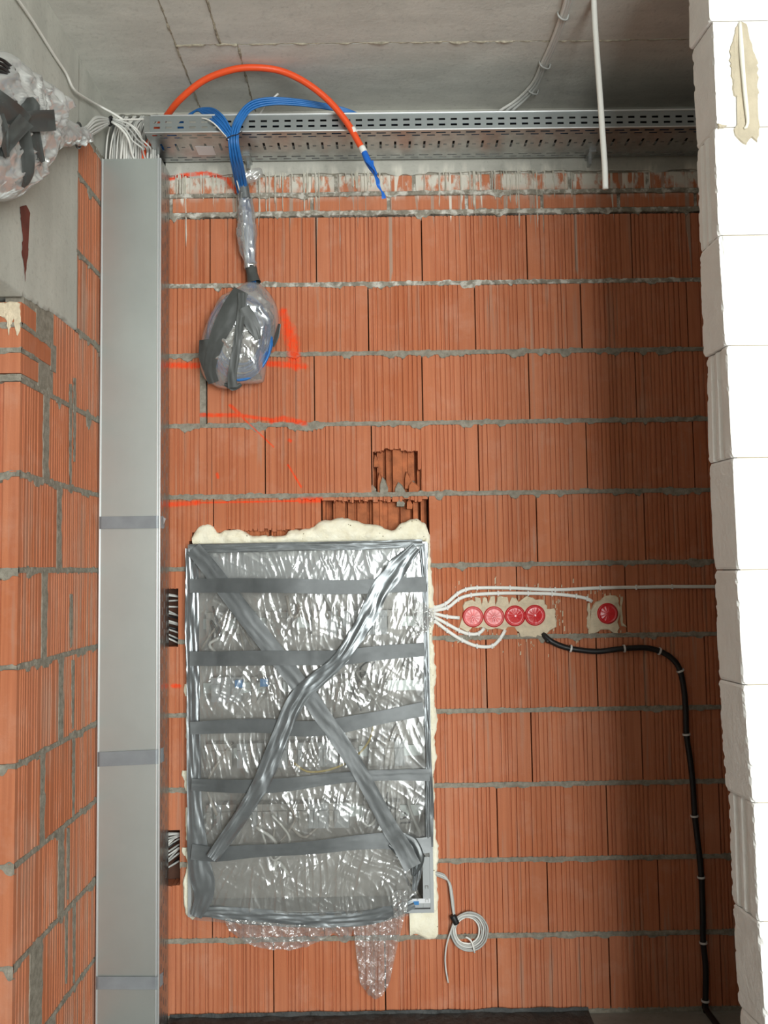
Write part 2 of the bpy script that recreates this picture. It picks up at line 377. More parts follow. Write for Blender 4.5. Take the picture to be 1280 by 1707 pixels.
# ---- ribbed clay blocks
def rib_profile(u0, u1, seed, pitch=0.0145, flat=0.042, side=0, depth=0.0055, gw=(0.0035, 0.0075)):
    r = random.Random(seed); pts = []; a = u0 + (flat if side == 0 else 0.008); b = u1 - (flat if side == 1 else 0.008)
    if b - a < 0.01: a = b = (u0 + u1) / 2
    pts.append((u0, 0.0))
    u = a
    while u < b - pitch * 0.5:
        g = r.uniform(*gw); d = depth * r.uniform(0.5, 1.15)
        pts += [(u, 0.0), (u + g * 0.28, d), (u + g * 0.72, d), (u + g, 0.0)]
        u += pitch * r.uniform(0.78, 1.3)
        if r.random() < 0.08: u += pitch * 0.8
    while pts[-1][0] > u1 - 0.002: pts.pop()
    pts.append((u1, 0.0)); return pts
def block(name, u0, u1, z0, z1, mp, m, parent, seed, thick=0.07, side=0, holes=(), prof=None, tilt=True, **kw):
    P = prof or rib_profile(u0, u1, seed, side=side, **kw)
    r = random.Random(seed + 5); off = r.uniform(-0.0012, 0.0015) if tilt else 0; tl = r.uniform(-0.003, 0.003) if tilt else 0
    um = (u0 + u1) / 2
    D = lambda u, d: d + off + tl * (u - um) / max(u1 - u0, 0.05)
    holes = [h for h in holes if h[0] < u1 and h[1] > u0 and h[2] < z1 and h[3] > z0]
    V = []; F = []
    if not holes:
        n = len(P)
        for (u, d) in P: V += [mp(u, D(u, d), z0), mp(u, D(u, d), z1)]
        for i in range(n - 1): F.append((2 * i, 2 * i + 2, 2 * i + 3, 2 * i + 1))
        V += [mp(u0, thick, z0), mp(u0, thick, z1), mp(u1, thick, z0), mp(u1, thick, z1)]; b = 2 * n
        F += [(b, 0, 1, b + 1), (2 * n - 2, b + 2, b + 3, 2 * n - 1), (b + 2, b, b + 1, b + 3)]
        F.append(tuple([2 * i + 1 for i in range(n)] + [b + 3, b + 1]))
        F.append(tuple([b, b + 2] + [2 * i for i in reversed(range(n))]))
        return obj(name, V, F, m, parent)
    # split the profile also at hole edges
    us = sorted(set([p[0] for p in P] + [h[k] for h in holes for k in (0, 1) if u0 < h[k] < u1]))
    PU = [p[0] for p in P]; PD = [p[1] for p in P]
    for a, b in zip(us[:-1], us[1:]):
        if b - a < 1e-5: continue
        c = (a + b) / 2; segs = [(z0, z1)]
        for h in holes:
            if not (h[0] < c < h[1]): continue
            jt = h[4] if len(h) > 4 else 0.004
            lo = h[2] + (r.uniform(-jt, jt) if jt else 0); hi = h[3] + (r.uniform(-jt, jt) if jt else 0); ns = []
            for s, e in segs:
                if hi <= s or lo >= e: ns.append((s, e)); continue
                if lo > s + 0.001: ns.append((s, lo))
                if hi < e - 0.001: ns.append((hi, e))
            segs = ns
        da = D(a, float(np.interp(a + 1e-6, PU, PD))); db = D(b, float(np.interp(b - 1e-6, PU, PD)))
        for s, e in segs:
            k = len(V)
            V += [mp(a, da, s), mp(b, db, s), mp(b, db, e), mp(a, da, e), mp(a, thick, s), mp(b, thick, s), mp(b, thick, e), mp(a, thick, e)]
            F += [(k, k + 1, k + 2, k + 3), (k + 4, k, k + 3, k + 7), (k + 1, k + 5, k + 6, k + 2), (k + 3, k + 2, k + 6, k + 7), (k + 4, k + 5, k + 1, k)]
    if not V: return None
    bm = bmesh.new(); vs = [bm.verts.new(v) for v in V]
    for f in F: bm.faces.new([vs[i] for i in f])
    bmesh.ops.remove_doubles(bm, verts=bm.verts, dist=1e-5)
    bm.verts.index_update(); V = [tuple(v.co) for v in bm.verts]; F = [tuple(v.index for v in f.verts) for f in bm.faces]; bm.free()
    return obj(name, V, F, m, parent)
def mortar_bed(u0, u1, zc, mp, m, parent, seed, h=0.0082, step=0.004, drip=0.010, proud=0.003, name='mortar_bed'):
    n = max(4, int((u1 - u0) / step)); u = np.linspace(u0, u1, n)
    lo = -h - 0.003 * (fbm(u * 60, u * 0, seed) - 0.3) - drip * np.clip(fbm(u * 26, u * 0, seed + 5) - 0.56, 0, 1) * 4
    hi = h + 0.004 * (fbm(u * 55, u * 0, seed + 9) - 0.35) + 0.35 * drip * np.clip(fbm(u * 30, u * 0, seed + 15) - 0.6, 0, 1) * 4
    pr = proud + 0.006 * (fbm(u * 35, u * 0, seed + 21) - 0.5)
    V = []
    for i in range(n):
        zz = [lo[i], lo[i] * 0.8, lo[i] * 0.25, hi[i] * 0.5, hi[i] * 0.9, hi[i]]
        dd = [0.012, -0.0022, -pr[i], -pr[i] * 0.8 - 0.003 * (vn(u[i] * 90, 3, seed) - 0.5), -0.0018, 0.012]
        for z, d in zip(zz, dd): V.append(mp(u[i], d, zc + z))
    return obj(name, V, grid_faces(n, 6), m, parent, False)

# ---- back wall
wall_back = struct(empty('wall_back', (0.5, 0.04, 0.0)))
mpB = lambda u, d, z: (u, d, z)
PL, PR = W(315, 1200)[0], W(721, 1200)[0]; PT, PB = W(520, 899)[2], W(520, 1526)[2]
hole_panel = (PL, PR, PB, PT, 0.0)
def prect(x0, y0, x1, y1, j=0.004):
    a = W(x0, (y0 + y1) / 2); b = W(x1, (y0 + y1) / 2); return (a[0], b[0], W((x0 + x1) / 2, y1)[2], W((x0 + x1) / 2, y0)[2], j)
HOLES = [hole_panel, prect(622, 752, 697, 822), prect(640, 748, 668, 770), prect(536, 835, 714, 905, 0.006), prect(320, 884, 535, 905, 0.006),
         prect(262, 981, 297, 1079, 0.003), prect(262, 1383, 300, 1477, 0.003), prect(690, 783, 702, 822, 0.004)]
JOINTS = [(417, [350, 527, 703, 878, 1053, 1229]), (535, [262, 437, 614, 792, 969, 1146]), (652, [339, 524, 704, 882, 1060]),
          (768, [442, 619.5, 798, 978, 1157]), (885, [356, 536, 715, 895, 1075]), (1000, [318, 500, 681, 862, 1043, 1226]),
          (1120, [270, 450, 630, 811, 995, 1176]), (1240, [340, 520, 703, 886, 1070]), (1370, [280, 460, 645, 829, 1012, 1200]),
          (1495, [354, 540, 727, 913, 1098]), (1620, [456, 642, 829, 1016, 1202])]
XE = 1.42
for k, (y, xs) in enumerate(JOINTS):
    zt = 2.75 - 0.25 * k; z0, z1 = zt - 0.25 + 0.006, zt - 0.006
    X = [XL + 0.002] + [W(x, y)[0] for x in xs] + [XE]
    if X[-1] - X[-2] > 0.42: X.insert(-1, X[-2] + 0.375)
    X[0] = max(X[0], X[1] - 0.375) if X[1] - X[0] > 0.45 else X[0]
    for i in range(len(X) - 1):
        a = X[i] + 0.0022; b = X[i + 1] - 0.0022
        if k == 2 and i == 0: b -= 0.010
        if k == 2 and i == 1: a += 0.012
        if b - a < 0.02: continue
        if a > PL and b < PR and z0 > PB and z1 < PT: continue
        block('brick', a, b, z0, z1, mpB, BRICK, wall_back, 1000 + k * 40 + i, side=(k + (i > 4)) % 2, holes=HOLES)
    # bed under this course
    spans = [(XL, XE)]
    zb = zt - 0.25
    if PB < zb < PT: spans = [(XL, PL), (PR, XE)]
    for h in HOLES[5:7]:
        if h[2] < zb < h[3]: spans[0] = (h[1], spans[0][1])
    for s in spans: mortar_bed(s[0], s[1], zb, mpB, MORTAR, wall_back, 50 + k * 7, drip=0.016 if k < 6 else 0.008)
mortar_bed(XL, XE, 2.7585, mpB, MORTAR, wall_back, 400, h=0.0085, drip=0.014)
mortar_bed(XL, XE, 2.8285, mpB, MORTAR, wall_back, 410, h=0.0075, drip=0.012)
# mortared perpend in the third course
v = W(338, 652)
MB().box((v[0] - 0.010, -0.003, 2.006), (v[0] + 0.011, 0.03, 2.244)).build('mortar_joint', MORTAR, wall_back)
# two rows of small solid bricks under the beam
for row, (z0, z1, xs) in enumerate([(2.767, 2.821, [285, 402, 520, 648, 778, 904, 1032, 1160, 1290]), (2.836, 2.898, [300, 430, 560, 690, 820, 950, 1080, 1210])]):
    X = [XL] + [W(x, 340 - 35 * row)[0] for x in xs] + [XE]
    for i in range(len(X) - 1):
        a, b = X[i] + 0.006, X[i + 1] - 0.007
        if b - a < 0.02: continue
        r = random.Random(row * 50 + i); n = 9; V = []
        us = np.linspace(a, b, n); dd = r.uniform(-0.001, 0.003)
        zl = z0 + 0.003 * (fbm(us * 40, us * 0, i) - 0.5); zh = z1 + 0.003 * (fbm(us * 40, us * 0, i + 9) - 0.5)
        for j in range(n):
            e = 0.002 if j in (0, n - 1) else 0
            V += [(us[j], 0.05, zl[j]), (us[j], dd + 0.003 + e, zl[j]), (us[j], dd + e, zl[j] + 0.004), (us[j], dd + e, zh[j] - 0.004), (us[j], dd + 0.003 + e, zh[j]), (us[j], 0.05, zh[j])]
        F = grid_faces(n, 6) + [(0, 1, 2, 3, 4, 5), tuple((n - 1) * 6 + q for q in (5, 4, 3, 2, 1, 0))]
        obj('brick', V, F, BRICK, wall_back)
MB().box((XL, 0.008, 2.755), (XE, 0.05, 2.912)).build('mortar_backing', MORTAR, wall_back)
# ring beam with ragged underside, open at the left for the cables
XO = -0.762
n = 420; u = np.linspace(XO, XR, n)
lo = 2.905 + 0.010 * (fbm(u * 30, u * 0, 77, 4) - 0.5) - 0.02 * np.clip(fbm(u * 11, u * 0, 79) - 0.6, 0, 1) * 3
V = []
for i in range(n):
    V += [(u[i], 0.2, lo[i]), (u[i], 0.0005, lo[i]), (u[i], -0.001, lo[i] + 0.003), (u[i], -0.0015, lo[i] + 0.02), (u[i], 0.0, ZC), (u[i], 0.2, ZC)]
obj('concrete_beam', V, grid_faces(n, 6) + [(0, 1, 2, 3, 4, 5)], BEAM, wall_back)
# core behind the facing, with recesses for the cabinet and the cable openings
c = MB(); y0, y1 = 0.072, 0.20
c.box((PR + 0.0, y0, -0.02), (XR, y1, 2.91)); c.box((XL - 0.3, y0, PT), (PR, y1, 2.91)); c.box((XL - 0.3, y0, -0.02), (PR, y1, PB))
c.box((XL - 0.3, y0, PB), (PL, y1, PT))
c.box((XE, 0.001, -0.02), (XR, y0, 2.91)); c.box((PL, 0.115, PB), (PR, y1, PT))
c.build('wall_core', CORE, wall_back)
# recess behind the cable exit
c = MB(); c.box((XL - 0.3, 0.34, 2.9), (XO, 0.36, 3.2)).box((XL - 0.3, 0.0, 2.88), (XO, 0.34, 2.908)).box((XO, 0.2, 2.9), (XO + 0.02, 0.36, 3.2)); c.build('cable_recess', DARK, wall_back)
# ragged chipped concrete lip above the recess
n = 40; u = np.linspace(XL, XO + 0.003, n); lo = 3.130 - 0.05 * np.clip(np.abs((u - (XL + XO) / 2) / 0.11) - 0.62, 0, 1) * 2.2 + 0.008 * (fbm(u * 60, u * 0, 5) - 0.5)
V = []
for i in range(n): V += [(u[i], 0.015, lo[i]), (u[i], -0.001, lo[i]), (u[i], -0.001, ZC), (u[i], 0.015, ZC)]
obj('concrete_lip', V, grid_faces(n, 4), BEAM, wall_back)
# broken clay webs in the two knocked-out places
def webs(x0, x1, y0, y1, seed, d0, d1):
    a = prect(x0, y0, x1, y1); r = random.Random(seed); u = a[0]; pts = []
    while u < a[1]:
        w = r.choice([0.006, 0.010, 0.016, 0.022, 0.034]); d = r.uniform(d0, d1)
        if r.random() < 0.25: d = d1 + 0.012; w = 0.007
        pts += [(u, d), (min(u + w, a[1]), d + r.uniform(-0.003, 0.003))]; u += w + 0.0016
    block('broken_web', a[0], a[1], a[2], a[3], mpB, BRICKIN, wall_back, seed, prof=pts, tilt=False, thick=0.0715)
webs(616, 706, 745, 824, 3, 0.014, 0.052); webs(537, 713, 831, 906, 8, 0.014, 0.050); webs(320, 536, 880, 906, 9, 0.014, 0.03)
# shards and mortar bits in the knocked-out brick
for i, (x, y, w, h, d, mm) in enumerate([(640, 812, 7, 16, 0.0, MORTAR), (667, 818, 9, 14, 0.004, MORTAR), (690, 812, 9, 9, 0.0, BRICKIN), (622, 815, 5, 7, -0.001, MORTAR), (680, 800, 5, 14, 0.012, BRICKIN),
                                         (668, 838, 7, 6, 0.0, MORTAR), (690, 806, 4, 6, 0.02, MORTAR), (634, 806, 5, 18, 0.008, BRICKIN), (683, 840, 5, 8, 0.003, BRICKIN), (627, 768, 4, 10, 0.004, BRICKIN)]):
    p = W(x, y); w /= 480; h /= 480; q = [(-1, -1), (-0.9, 0.3), (-0.3, 1.1), (0.4, 0.7), (1, -0.1), (0.8, -1)]
    V = [(p[0] + a * w, d + 0.003 * (k % 3), p[2] + b * h) for k, (a, b) in enumerate(q)] + [(p[0] + a * w, d + 0.03, p[2] + b * h) for a, b in q]
    F = [(5, 4, 3, 2, 1, 0)] + [(k, (k + 1) % 6, (k + 1) % 6 + 6, k + 6) for k in range(6)]
    obj('shard' if mm is BRICKIN else 'mortar_lump', V, F, mm, wall_back)

# ragged flat patches stuck on a surface
def patch(name, outline, m, parent, Y=0.0, thick=0.004, rag=2.0, sub=5, seed=1, plane=None, spikes=None):
    pl = plane or (lambda x, y: W(x, y, Y)); r = random.Random(seed); pts = []
    for i in range(len(outline)):
        a, b = outline[i], outline[(i + 1) % len(outline)]; L = math.hypot(b[0] - a[0], b[1] - a[1]); k = max(1, int(L / sub))
        for j in range(k):
            t = j / k; j1 = rag if j else rag * 0.3
            pts.append((a[0] + (b[0] - a[0]) * t + r.uniform(-j1, j1), a[1] + (b[1] - a[1]) * t + r.uniform(-j1, j1)))
    c = np.mean([pl(*p) for p in pts], axis=0); nrm = np.array([0, -1.0, 0]) if plane is None else np.array([1.0, 0, 0])
    P = [pl(*p) for p in pts]; n = len(P)
    bm = bmesh.new()
    out = [bm.verts.new(tuple(p + nrm * 0.0003)) for p in P]
    inn = [bm.verts.new(tuple(p + (c - p) / np.linalg.norm(c - p) * 0.003 + nrm * thick * r.uniform(0.7, 1.2))) for p in P]
    for i in range(n): bm.faces.new((out[i], out[(i + 1) % n], inn[(i + 1) % n], inn[i]))
    f = bm.faces.new(inn); bmesh.ops.triangulate(bm, faces=[f])
    bmesh.ops.recalc_face_normals(bm, faces=bm.faces)
    bm.verts.index_update(); V = [tuple(v.co) for v in bm.verts]; F = [tuple(v.index for v in f.verts) for f in bm.faces]; bm.free()
    return obj(name, V, F, m, parent)
patch('plaster_patch', [(771, 1010), (774, 1003), (781, 1001), (786, 999), (789, 1009), (791, 995), (799, 996), (801, 1009), (806, 994), (810, 997), (811, 1008), (817, 994), (823, 993), (824, 1010), (828, 994), (845, 994), (848, 1012), (853, 995), (861, 997), (864, 1004), (869, 1000), (878, 992), (893, 1000), (896, 1008), (900, 999), (908, 1000), (912, 1015), (924, 1014), (928, 1045), (916, 1052), (908, 1060), (888, 1062), (868, 1062), (858, 1046), (846, 1046), (842, 1052), (826, 1048), (812, 1050), (800, 1046), (782, 1046), (778, 1054), (764, 1046), (776, 1036), (772, 1018)], PLASTER, wall_back, thick=0.005, seed=3)
patch('plaster_patch', [(992, 1003), (1000, 1000), (1006, 994), (1018, 992), (1030, 996), (1034, 1012), (1032, 1030), (1030, 1056), (1018, 1052), (1008, 1050), (990, 1056), (980, 1058), (982, 1040), (986, 1028), (984, 1018)], PLASTER, wall_back, thick=0.005, seed=5)
patch('plaster_patch', [(979, 1005), (983, 1005), (984, 1052), (979, 1048)], PLASTER, wall_back, thick=0.003, seed=6)
patch('plaster_patch', [(1034, 995), (1038, 995), (1037, 1040), (1044, 1046), (1036, 1044), (1033, 1020)], PLASTER, wall_back, thick=0.003, seed=7)
sp = MB(); r = random.Random(12)
for k in range(110):
    if k < 70: x = r.gauss(850, 60); y = r.choice([r.gauss(1066, 12), r.gauss(984, 9)])
    elif k < 90: x = r.gauss(930, 6); y = r.uniform(1000, 1050)
    else: x = r.gauss(1000, 30); y = r.choice([r.gauss(1060, 8), r.gauss(988, 6)])
    p = W(x, y); a = r.uniform(0.001, 0.0025); b = a * r.uniform(1, 5)
    sp.add([(p[0] - a, -0.0005, p[2] - b), (p[0] + a, -0.0005, p[2] - b * 0.8), (p[0] + a, -0.0005, p[2] + b), (p[0] - a * 0.6, -0.0005, p[2] + b * 0.8), (p[0], -0.0025, p[2])], [(0, 1, 4), (1, 2, 4), (2, 3, 4), (3, 0, 4)])
o = sp.build('plaster_splash', PLASTER, wall_back); o['kind'] = 'stuff'
# dried white runs of slurry below the beam (raised)
r = random.Random(21); sp = MB()
for k in range(105):
    px = r.choice([r.uniform(290, 400), r.uniform(430, 640), r.uniform(430, 640), r.uniform(700, 960), r.uniform(760, 960)])
    p = W(px, 290); z = 2.915 - r.uniform(0, 0.02); L = abs(r.gauss(0.06, 0.07)) + 0.02; w = r.uniform(0.001, 0.0032); ww = w; V = []
    nseg = 6; xx = p[0]
    for s in range(nseg + 1):
        t = s / nseg; xx += r.uniform(-0.001, 0.001); ww = w * (1.2 - 0.5 * t) * (1.4 if s == nseg - 1 else 1) * (0.2 if s == nseg else 1)
        V += [(xx - ww, 0.0015, z - L * t), (xx, -0.0032, z - L * t), (xx + ww, 0.0015, z - L * t)]
    sp.add(V, grid_faces(nseg + 1, 3))
o = sp.build('slurry_runs', simple('slurry_white', (0.66, 0.63, 0.55), 0.9, var=0.15, vscale=40), wall_back); o['kind'] = 'stuff'

# ---- left wall (runs towards the camera, ends in a jamb at YP, lintel above the opening)
wall_left = struct(empty('wall_left', (XL - 0.1, -0.4, 0.0)))
mpL = lambda u, d, z: (XL - d, u, z)          # u = Y
mpP = lambda u, d, z: (u, YP + d, z)          # jamb face
Y127 = WX(127, 480, XL)[1]; Y85 = WX(80, 570, XL)[1]
LJ = {7: (72, 80, 730), 6: (95, 101, 860), 5: (70, 77, 1000), 4: (98, 104, 1150), 3: (66, 73, 1300), 2: (97, 105, 1450), 1: (50, 69, 1640), 0: (80, 90, 1700)}
for k in range(0, 8):
    z0, z1 = k * 0.25 + 0.006, k * 0.25 + 0.244; xa, xb, y = LJ[k]
    ya, yb = WX(xa, y, XL)[1], WX(xb, y, XL)[1]
    block('brick', YP + 0.016, ya, z0, z1, mpL, BRICKL, wall_left, 3000 + k, pitch=0.017, flat=0.004, depth=0.006, gw=(0.005, 0.008))
    block('brick', yb, -0.002, z0, z1, mpL, BRICKL, wall_left, 3050 + k, pitch=0.017, flat=0.006, depth=0.006, gw=(0.005, 0.008))
    n = 24; zz = np.linspace(z0 - 0.004, z1 + 0.004, n); V = []
    for i in range(n):
        e0 = 0.006 * (fbm(zz[i] * 40, 0, k) - 0.4); e1 = 0.010 * (fbm(zz[i] * 30, 0, k + 20) - 0.35); pr = 0.004 * (fbm(zz[i] * 40, 3, k) - 0.3)
        V += [(XL - 0.012, ya - 0.004 - e0, zz[i]), (XL + 0.001 + pr, ya - 0.002 - e0, zz[i]), (XL + 0.002 + pr, yb + 0.002 + e1, zz[i]), (XL - 0.012, yb + 0.004 + e1, zz[i])]
    obj('mortar_joint', V, grid_faces(n, 4), MORTARL, wall_left)
    mortar_bed(YP, 0.0, k * 0.25, mpL, MORTARL, wall_left, 600 + k, drip=0.016)
    # jamb face blocks
    kk = random.Random(k); prof = [(-1.33, 0), (-1.24, 0), (-1.236, 0.008), (-1.222, 0.008), (-1.218, 0), (-1.13, 0), (-1.126, 0.008), (-1.112, 0.008), (-1.108, 0), (-1.014, 0), (-1.010, 0.012), (-1.001, 0.012), (-0.997, 0), (XL, 0)]
    block('brick', -1.33, XL, z0, z1, mpP, BRICKP, wall_left, 3100 + k, prof=prof, thick=0.0158)
    mortar_bed(-1.33, XL + 0.002, k * 0.25, mpP, MORTARL, wall_left, 640 + k, drip=0.02, h=0.006)
mortar_bed(YP, 0.0, 2.0, mpL, MORTARL, wall_left, 690, h=0.008, drip=0.03)
mortar_bed(-1.33, XL + 0.003, 2.005, mpP, MORTARL, wall_left, 691, h=0.010, drip=0.03)
# three rows of small bricks on the jamb corner
for i, z in enumerate((2.018, 2.086, 2.154)):
    for (a, b) in ((-1.33, -1.10), (-1.09, XL)):
        MB().box((a, YP - 0.001, z), (b, YP + 0.0155, z + 0.054)).build('brick', BRICKP, wall_left)
    ye = Y85 + (-0.07, 0.02, -0.09)[i]
    MB().box((XL - 0.06, YP + 0.016, z), (XL + 0.001, ye, z + 0.054)).build('brick', BRICKL, wall_left)
    if i < 2:
        mortar_bed(-1.33, XL + 0.002, z + 0.061, mpP, MORTARL, wall_left, 700 + i, h=0.007); mortar_bed(YP, ye, z + 0.061, mpL, MORTARL, wall_left, 705 + i, h=0.007)
    MB().box((XL - 0.05, ye, z - 0.012), (XL + 0.002, ye + 0.02 + 0.02 * (i % 2), z + 0.066)).build('mortar_joint', MORTARL, wall_left)
MB().box((XL - 0.05, YP + 0.017, 2.006), (XL - 0.0012, Y85 + 0.047, 2.245)).build('mortar_backing', MORTARL, wall_left)
block('brick', Y85 + 0.045, -0.002, 2.006, 2.244, mpL, BRICKL, wall_left, 3200, pitch=0.017, flat=0.006, depth=0.006, gw=(0.005, 0.008))
mortar_bed(Y127 - 0.01, 0.0, 2.25, mpL, MORTARL, wall_left, 710, drip=0.02)
for k in (9, 10, 11):
    z1 = k * 0.25 + (0.244 if k < 11 else 0.16)
    block('brick', Y127 - 0.01, -0.002, k * 0.25 + 0.006, z1, mpL, BRICKL, wall_left, 3210 + k, pitch=0.017, flat=0.006, depth=0.006, gw=(0.005, 0.008))
    mortar_bed(Y127 - 0.01, 0.0, (k + 1) * 0.25 if k < 11 else 2.915, mpL, MORTARL, wall_left, 720 + k, drip=0.02)
# concrete lintel, ragged at its end and foot
ny, nz = 260, 60; yy = np.concatenate([np.linspace(-6.6, -1.3, 20), np.linspace(-1.29, Y127, ny - 20)]); V = []
for i in range(ny):
    t = max(0.0, (yy[i] - YP) / (Y127 - YP))
    zl = 2.222 + 0.03 * min(1, t * 1.3) + 0.018 * (fbm(yy[i] * 18, 0, 3) - 0.5) * (yy[i] > YP)
    for j in range(nz):
        z = zl + (ZC - zl) * (j / (nz - 1)); e = 0.010 * (fbm(z * 14, 0, 8, 4) - 0.5) if i == ny - 1 else 0
        V.append((XL + 0.003 + 0.003 * (fbm(yy[i] * 6, z * 3, 4) - 0.5), yy[i] + e, z))
F = grid_faces(ny, nz); b = len(V)
for i in range(ny): V.append((XL - 0.3, yy[i], V[i * nz][2]))
F += [(i * nz, b + i, b + i + 1, (i + 1) * nz) for i in range(ny - 1)]
b2 = len(V)
for j in range(nz): V.append((XL - 0.02, Y127, V[(ny - 1) * nz + j][2]))
F += [((ny - 1) * nz + j, b2 + j, b2 + j + 1, (ny - 1) * nz + j + 1) for j in range(nz - 1)]
obj('lintel', V, F, LINTEL, wall_left, True)
MB().box((XL - 0.3, Y127 - 0.005, 2.905), (XL + 0.0015, 0.0, ZC)).build('concrete_pad', LINTEL, wall_left)
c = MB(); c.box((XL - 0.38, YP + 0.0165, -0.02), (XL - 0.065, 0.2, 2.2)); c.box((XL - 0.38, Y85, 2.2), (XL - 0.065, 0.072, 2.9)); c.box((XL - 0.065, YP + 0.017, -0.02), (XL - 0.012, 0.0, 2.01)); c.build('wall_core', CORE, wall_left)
# grey slurry lines and reddish run on the lintel
pw = lambda x, y: WX(x, y, XL + 0.0045)
patch('plaster_smear', [(-30, 503), (0, 505), (20, 503), (34, 506), (35, 530), (33, 552), (29, 560), (27, 545), (24, 530), (18, 545), (15, 560), (12, 535), (0, 525), (-30, 520)], PLASTER, wall_left, plane=None, Y=YP - 0.002, thick=0.003, rag=1.5, seed=44)
patch('rust_run', [(33, 345), (44, 342), (50, 355), (46, 395), (47, 420), (44, 440), (42, 470), (40, 440), (36, 420), (38, 395)], RUST, wall_left, plane=pw, thick=0.0008, rag=0.8, seed=4)
for xs, y0, y1 in ((117, 640, 815), (124, 630, 770), (118, 990, 1080), (121, 1100, 1215), (122, 1230, 1370), (113, 1380, 1500), (123, 1500, 1640), (110, 1520, 1640)):
    patch('slurry_run', [(xs - 2, y0), (xs + 2.5, y0), (xs + 2.2, (y0 + y1) / 2), (xs + 1, y1), (xs - 1.5, y1), (xs - 2.2, (y0 + y1) / 2)], MORTARL, wall_left, plane=lambda x, y: WX(x, y, XL + 0.0008), thick=0.002, rag=0.6, seed=xs + y0)

# ---- white block partition on the right
wall_partition = struct(empty('wall_partition', (1.4, -1.055, 0.0)))
YN, YF = -1.11, -0.998
NEAR = [(1174, -200), (1179, -75), (1185, 35), (1192, 212), (1199, 392), (1210, 576), (1219, 763), (1228, 950), (1240, 1142), (1256, 1339), (1264, 1537), (1276, 1720), (1286, 1900)]
FARX = [1140, 1145, 1149, 1158, 1167, 1173, 1180, 1189, 1199, 1212, 1222, 1232, 1240]
ZB = [W(p[0], p[1], YN)[2] for p in NEAR]
for i in range(len(NEAR) - 1):
    zt, zb = ZB[i] - 0.0012, ZB[i + 1] + 0.0012
    if i == len(NEAR) - 2: zb = 0.0
    j = random.Random(i).uniform(-0.004, 0.004)
    na, nb = W(*NEAR[i], YN)[0] + j, W(*NEAR[i + 1], YN)[0] + j
    fa, fb = W(FARX[i] + (3 if i % 2 else 0), NEAR[i][1], YF)[0] + j, W(FARX[i + 1], NEAR[i + 1][1], YF)[0] + j
    xe = [XR + 0.0]
    starts = [None]
    split = W(1237, 120, YN)[0] if i == 2 else na + 0.45 + 0.2 * (i % 2)
    # jamb block: fine mesh on the corner
    nz = 46; prof = [0.0, 0.06, 0.13, 0.2, 0.3, 0.36, 0.42, 0.5, 0.6, 0.66, 0.74, 0.84, 0.93, 1.0]; groove = i in (3, 5, 6, 9) 
    groove = i in (3, 5, 9)
    V = []; rows = np.linspace(zb, zt, nz); nxf = 14
    ncol = len(prof) + nxf + 1
    for q, z in enumerate(rows):
        t = (zt - z) / (zt - zb); xn = na + (nb - na) * t; xf = fa + (fb - fa) * t; edge = min(q, nz - 1 - q)
        chip = 0.004 * max(0, fbm(z * 60, i, 3) - 0.55) * 3 + (0.003 * max(0, 2 - edge) / 2)
        for pi, s in enumerate(prof):            # jamb face far -> near
            x = xf + (xn - xf) * s; y = YF + (YN - YF) * s
            d = 0.0
            if groove and pi in (4, 5, 8, 9): d = 0.004
            d += 0.0012 * (fbm(z * 25, s * 3 + i * 9, 11) - 0.5) + 0.0006 * (fbm(z * 90, s * 20, i) - 0.5)
            if edge == 0: d += 0.002
            c2 = chip if pi in (0, len(prof) - 1) else 0
            V.append((x + d + c2, y + (0.6 * c2 if pi else -0.6 * c2), z))
        for pi in range(1, nxf + 1):             # front face
            x = xn + (split - 0.0012 - xn) * (pi / nxf) ** 1.6
            V.append((x, YN + 0.0016 * (fbm(x * 60, z * 60, i + 40) - 0.5) + (0.002 if edge == 0 else 0) + (0.0015 if pi == nxf else 0), z))
        V.append((split - 0.0012, YF, z))
    F = grid_faces(nz, ncol)
    F.append(tuple(range(ncol))[::-1]); F.append(tuple((nz - 1) * ncol + k for k in range(ncol)))
    obj('block', V, [f[::-1] for f in F], AAC, wall_partition)
    x = split
    while x < XR - 0.01:
        e = min(x + 0.62, XR); MB().box((x + 0.0012, YN + 0.001, zb), (e - 0.001, YF, zt)).build('block', AAC, wall_partition); x = e
    MB().box((na + 0.012, YN + 0.006, zt - 0.001), (XR, YF - 0.006, zt + 0.0036)).build('glue_joint', GLUE, wall_partition)
patch('glue_smear', [(1226, 45), (1236, 36), (1243, 40), (1252, 70), (1262, 100), (1264, 150), (1262, 205), (1266, 212), (1262, 238), (1252, 230), (1244, 242), (1228, 232), (1222, 218), (1232, 205), (1234, 165), (1222, 160), (1218, 120), (1215, 85)], GLUE, wall_partition, Y=YN, thick=0.003, seed=8)
tubev = [W(1233, 38, YN - 0.003), W(1236, 90, YN - 0.005), W(1241, 150, YN - 0.006), W(1246, 205, YN - 0.005), W(1240, 214, YN - 0.004)]
tube_obj('glue_bead', tubev, [0.004, 0.006, 0.005, 0.005, 0.003], simple('pale_glue', (0.80, 0.76, 0.66), 0.9), wall_partition)
patch('glue_smear', [(1195, 206), (1203, 208), (1212, 210), (1206, 214), (1196, 216)], GLUE, wall_partition, Y=YN, thick=0.004, seed=18)
patch('glue_smear', [(1204, 394), (1214, 398), (1222, 408), (1218, 424), (1206, 426), (1203, 410)], simple('filler_pale', (0.80, 0.79, 0.76), 0.9), wall_partition, Y=YN, thick=0.002, seed=28)
for y, xa, xb in ((228, 1163, 1186), (410, 1172, 1196)):
    pass

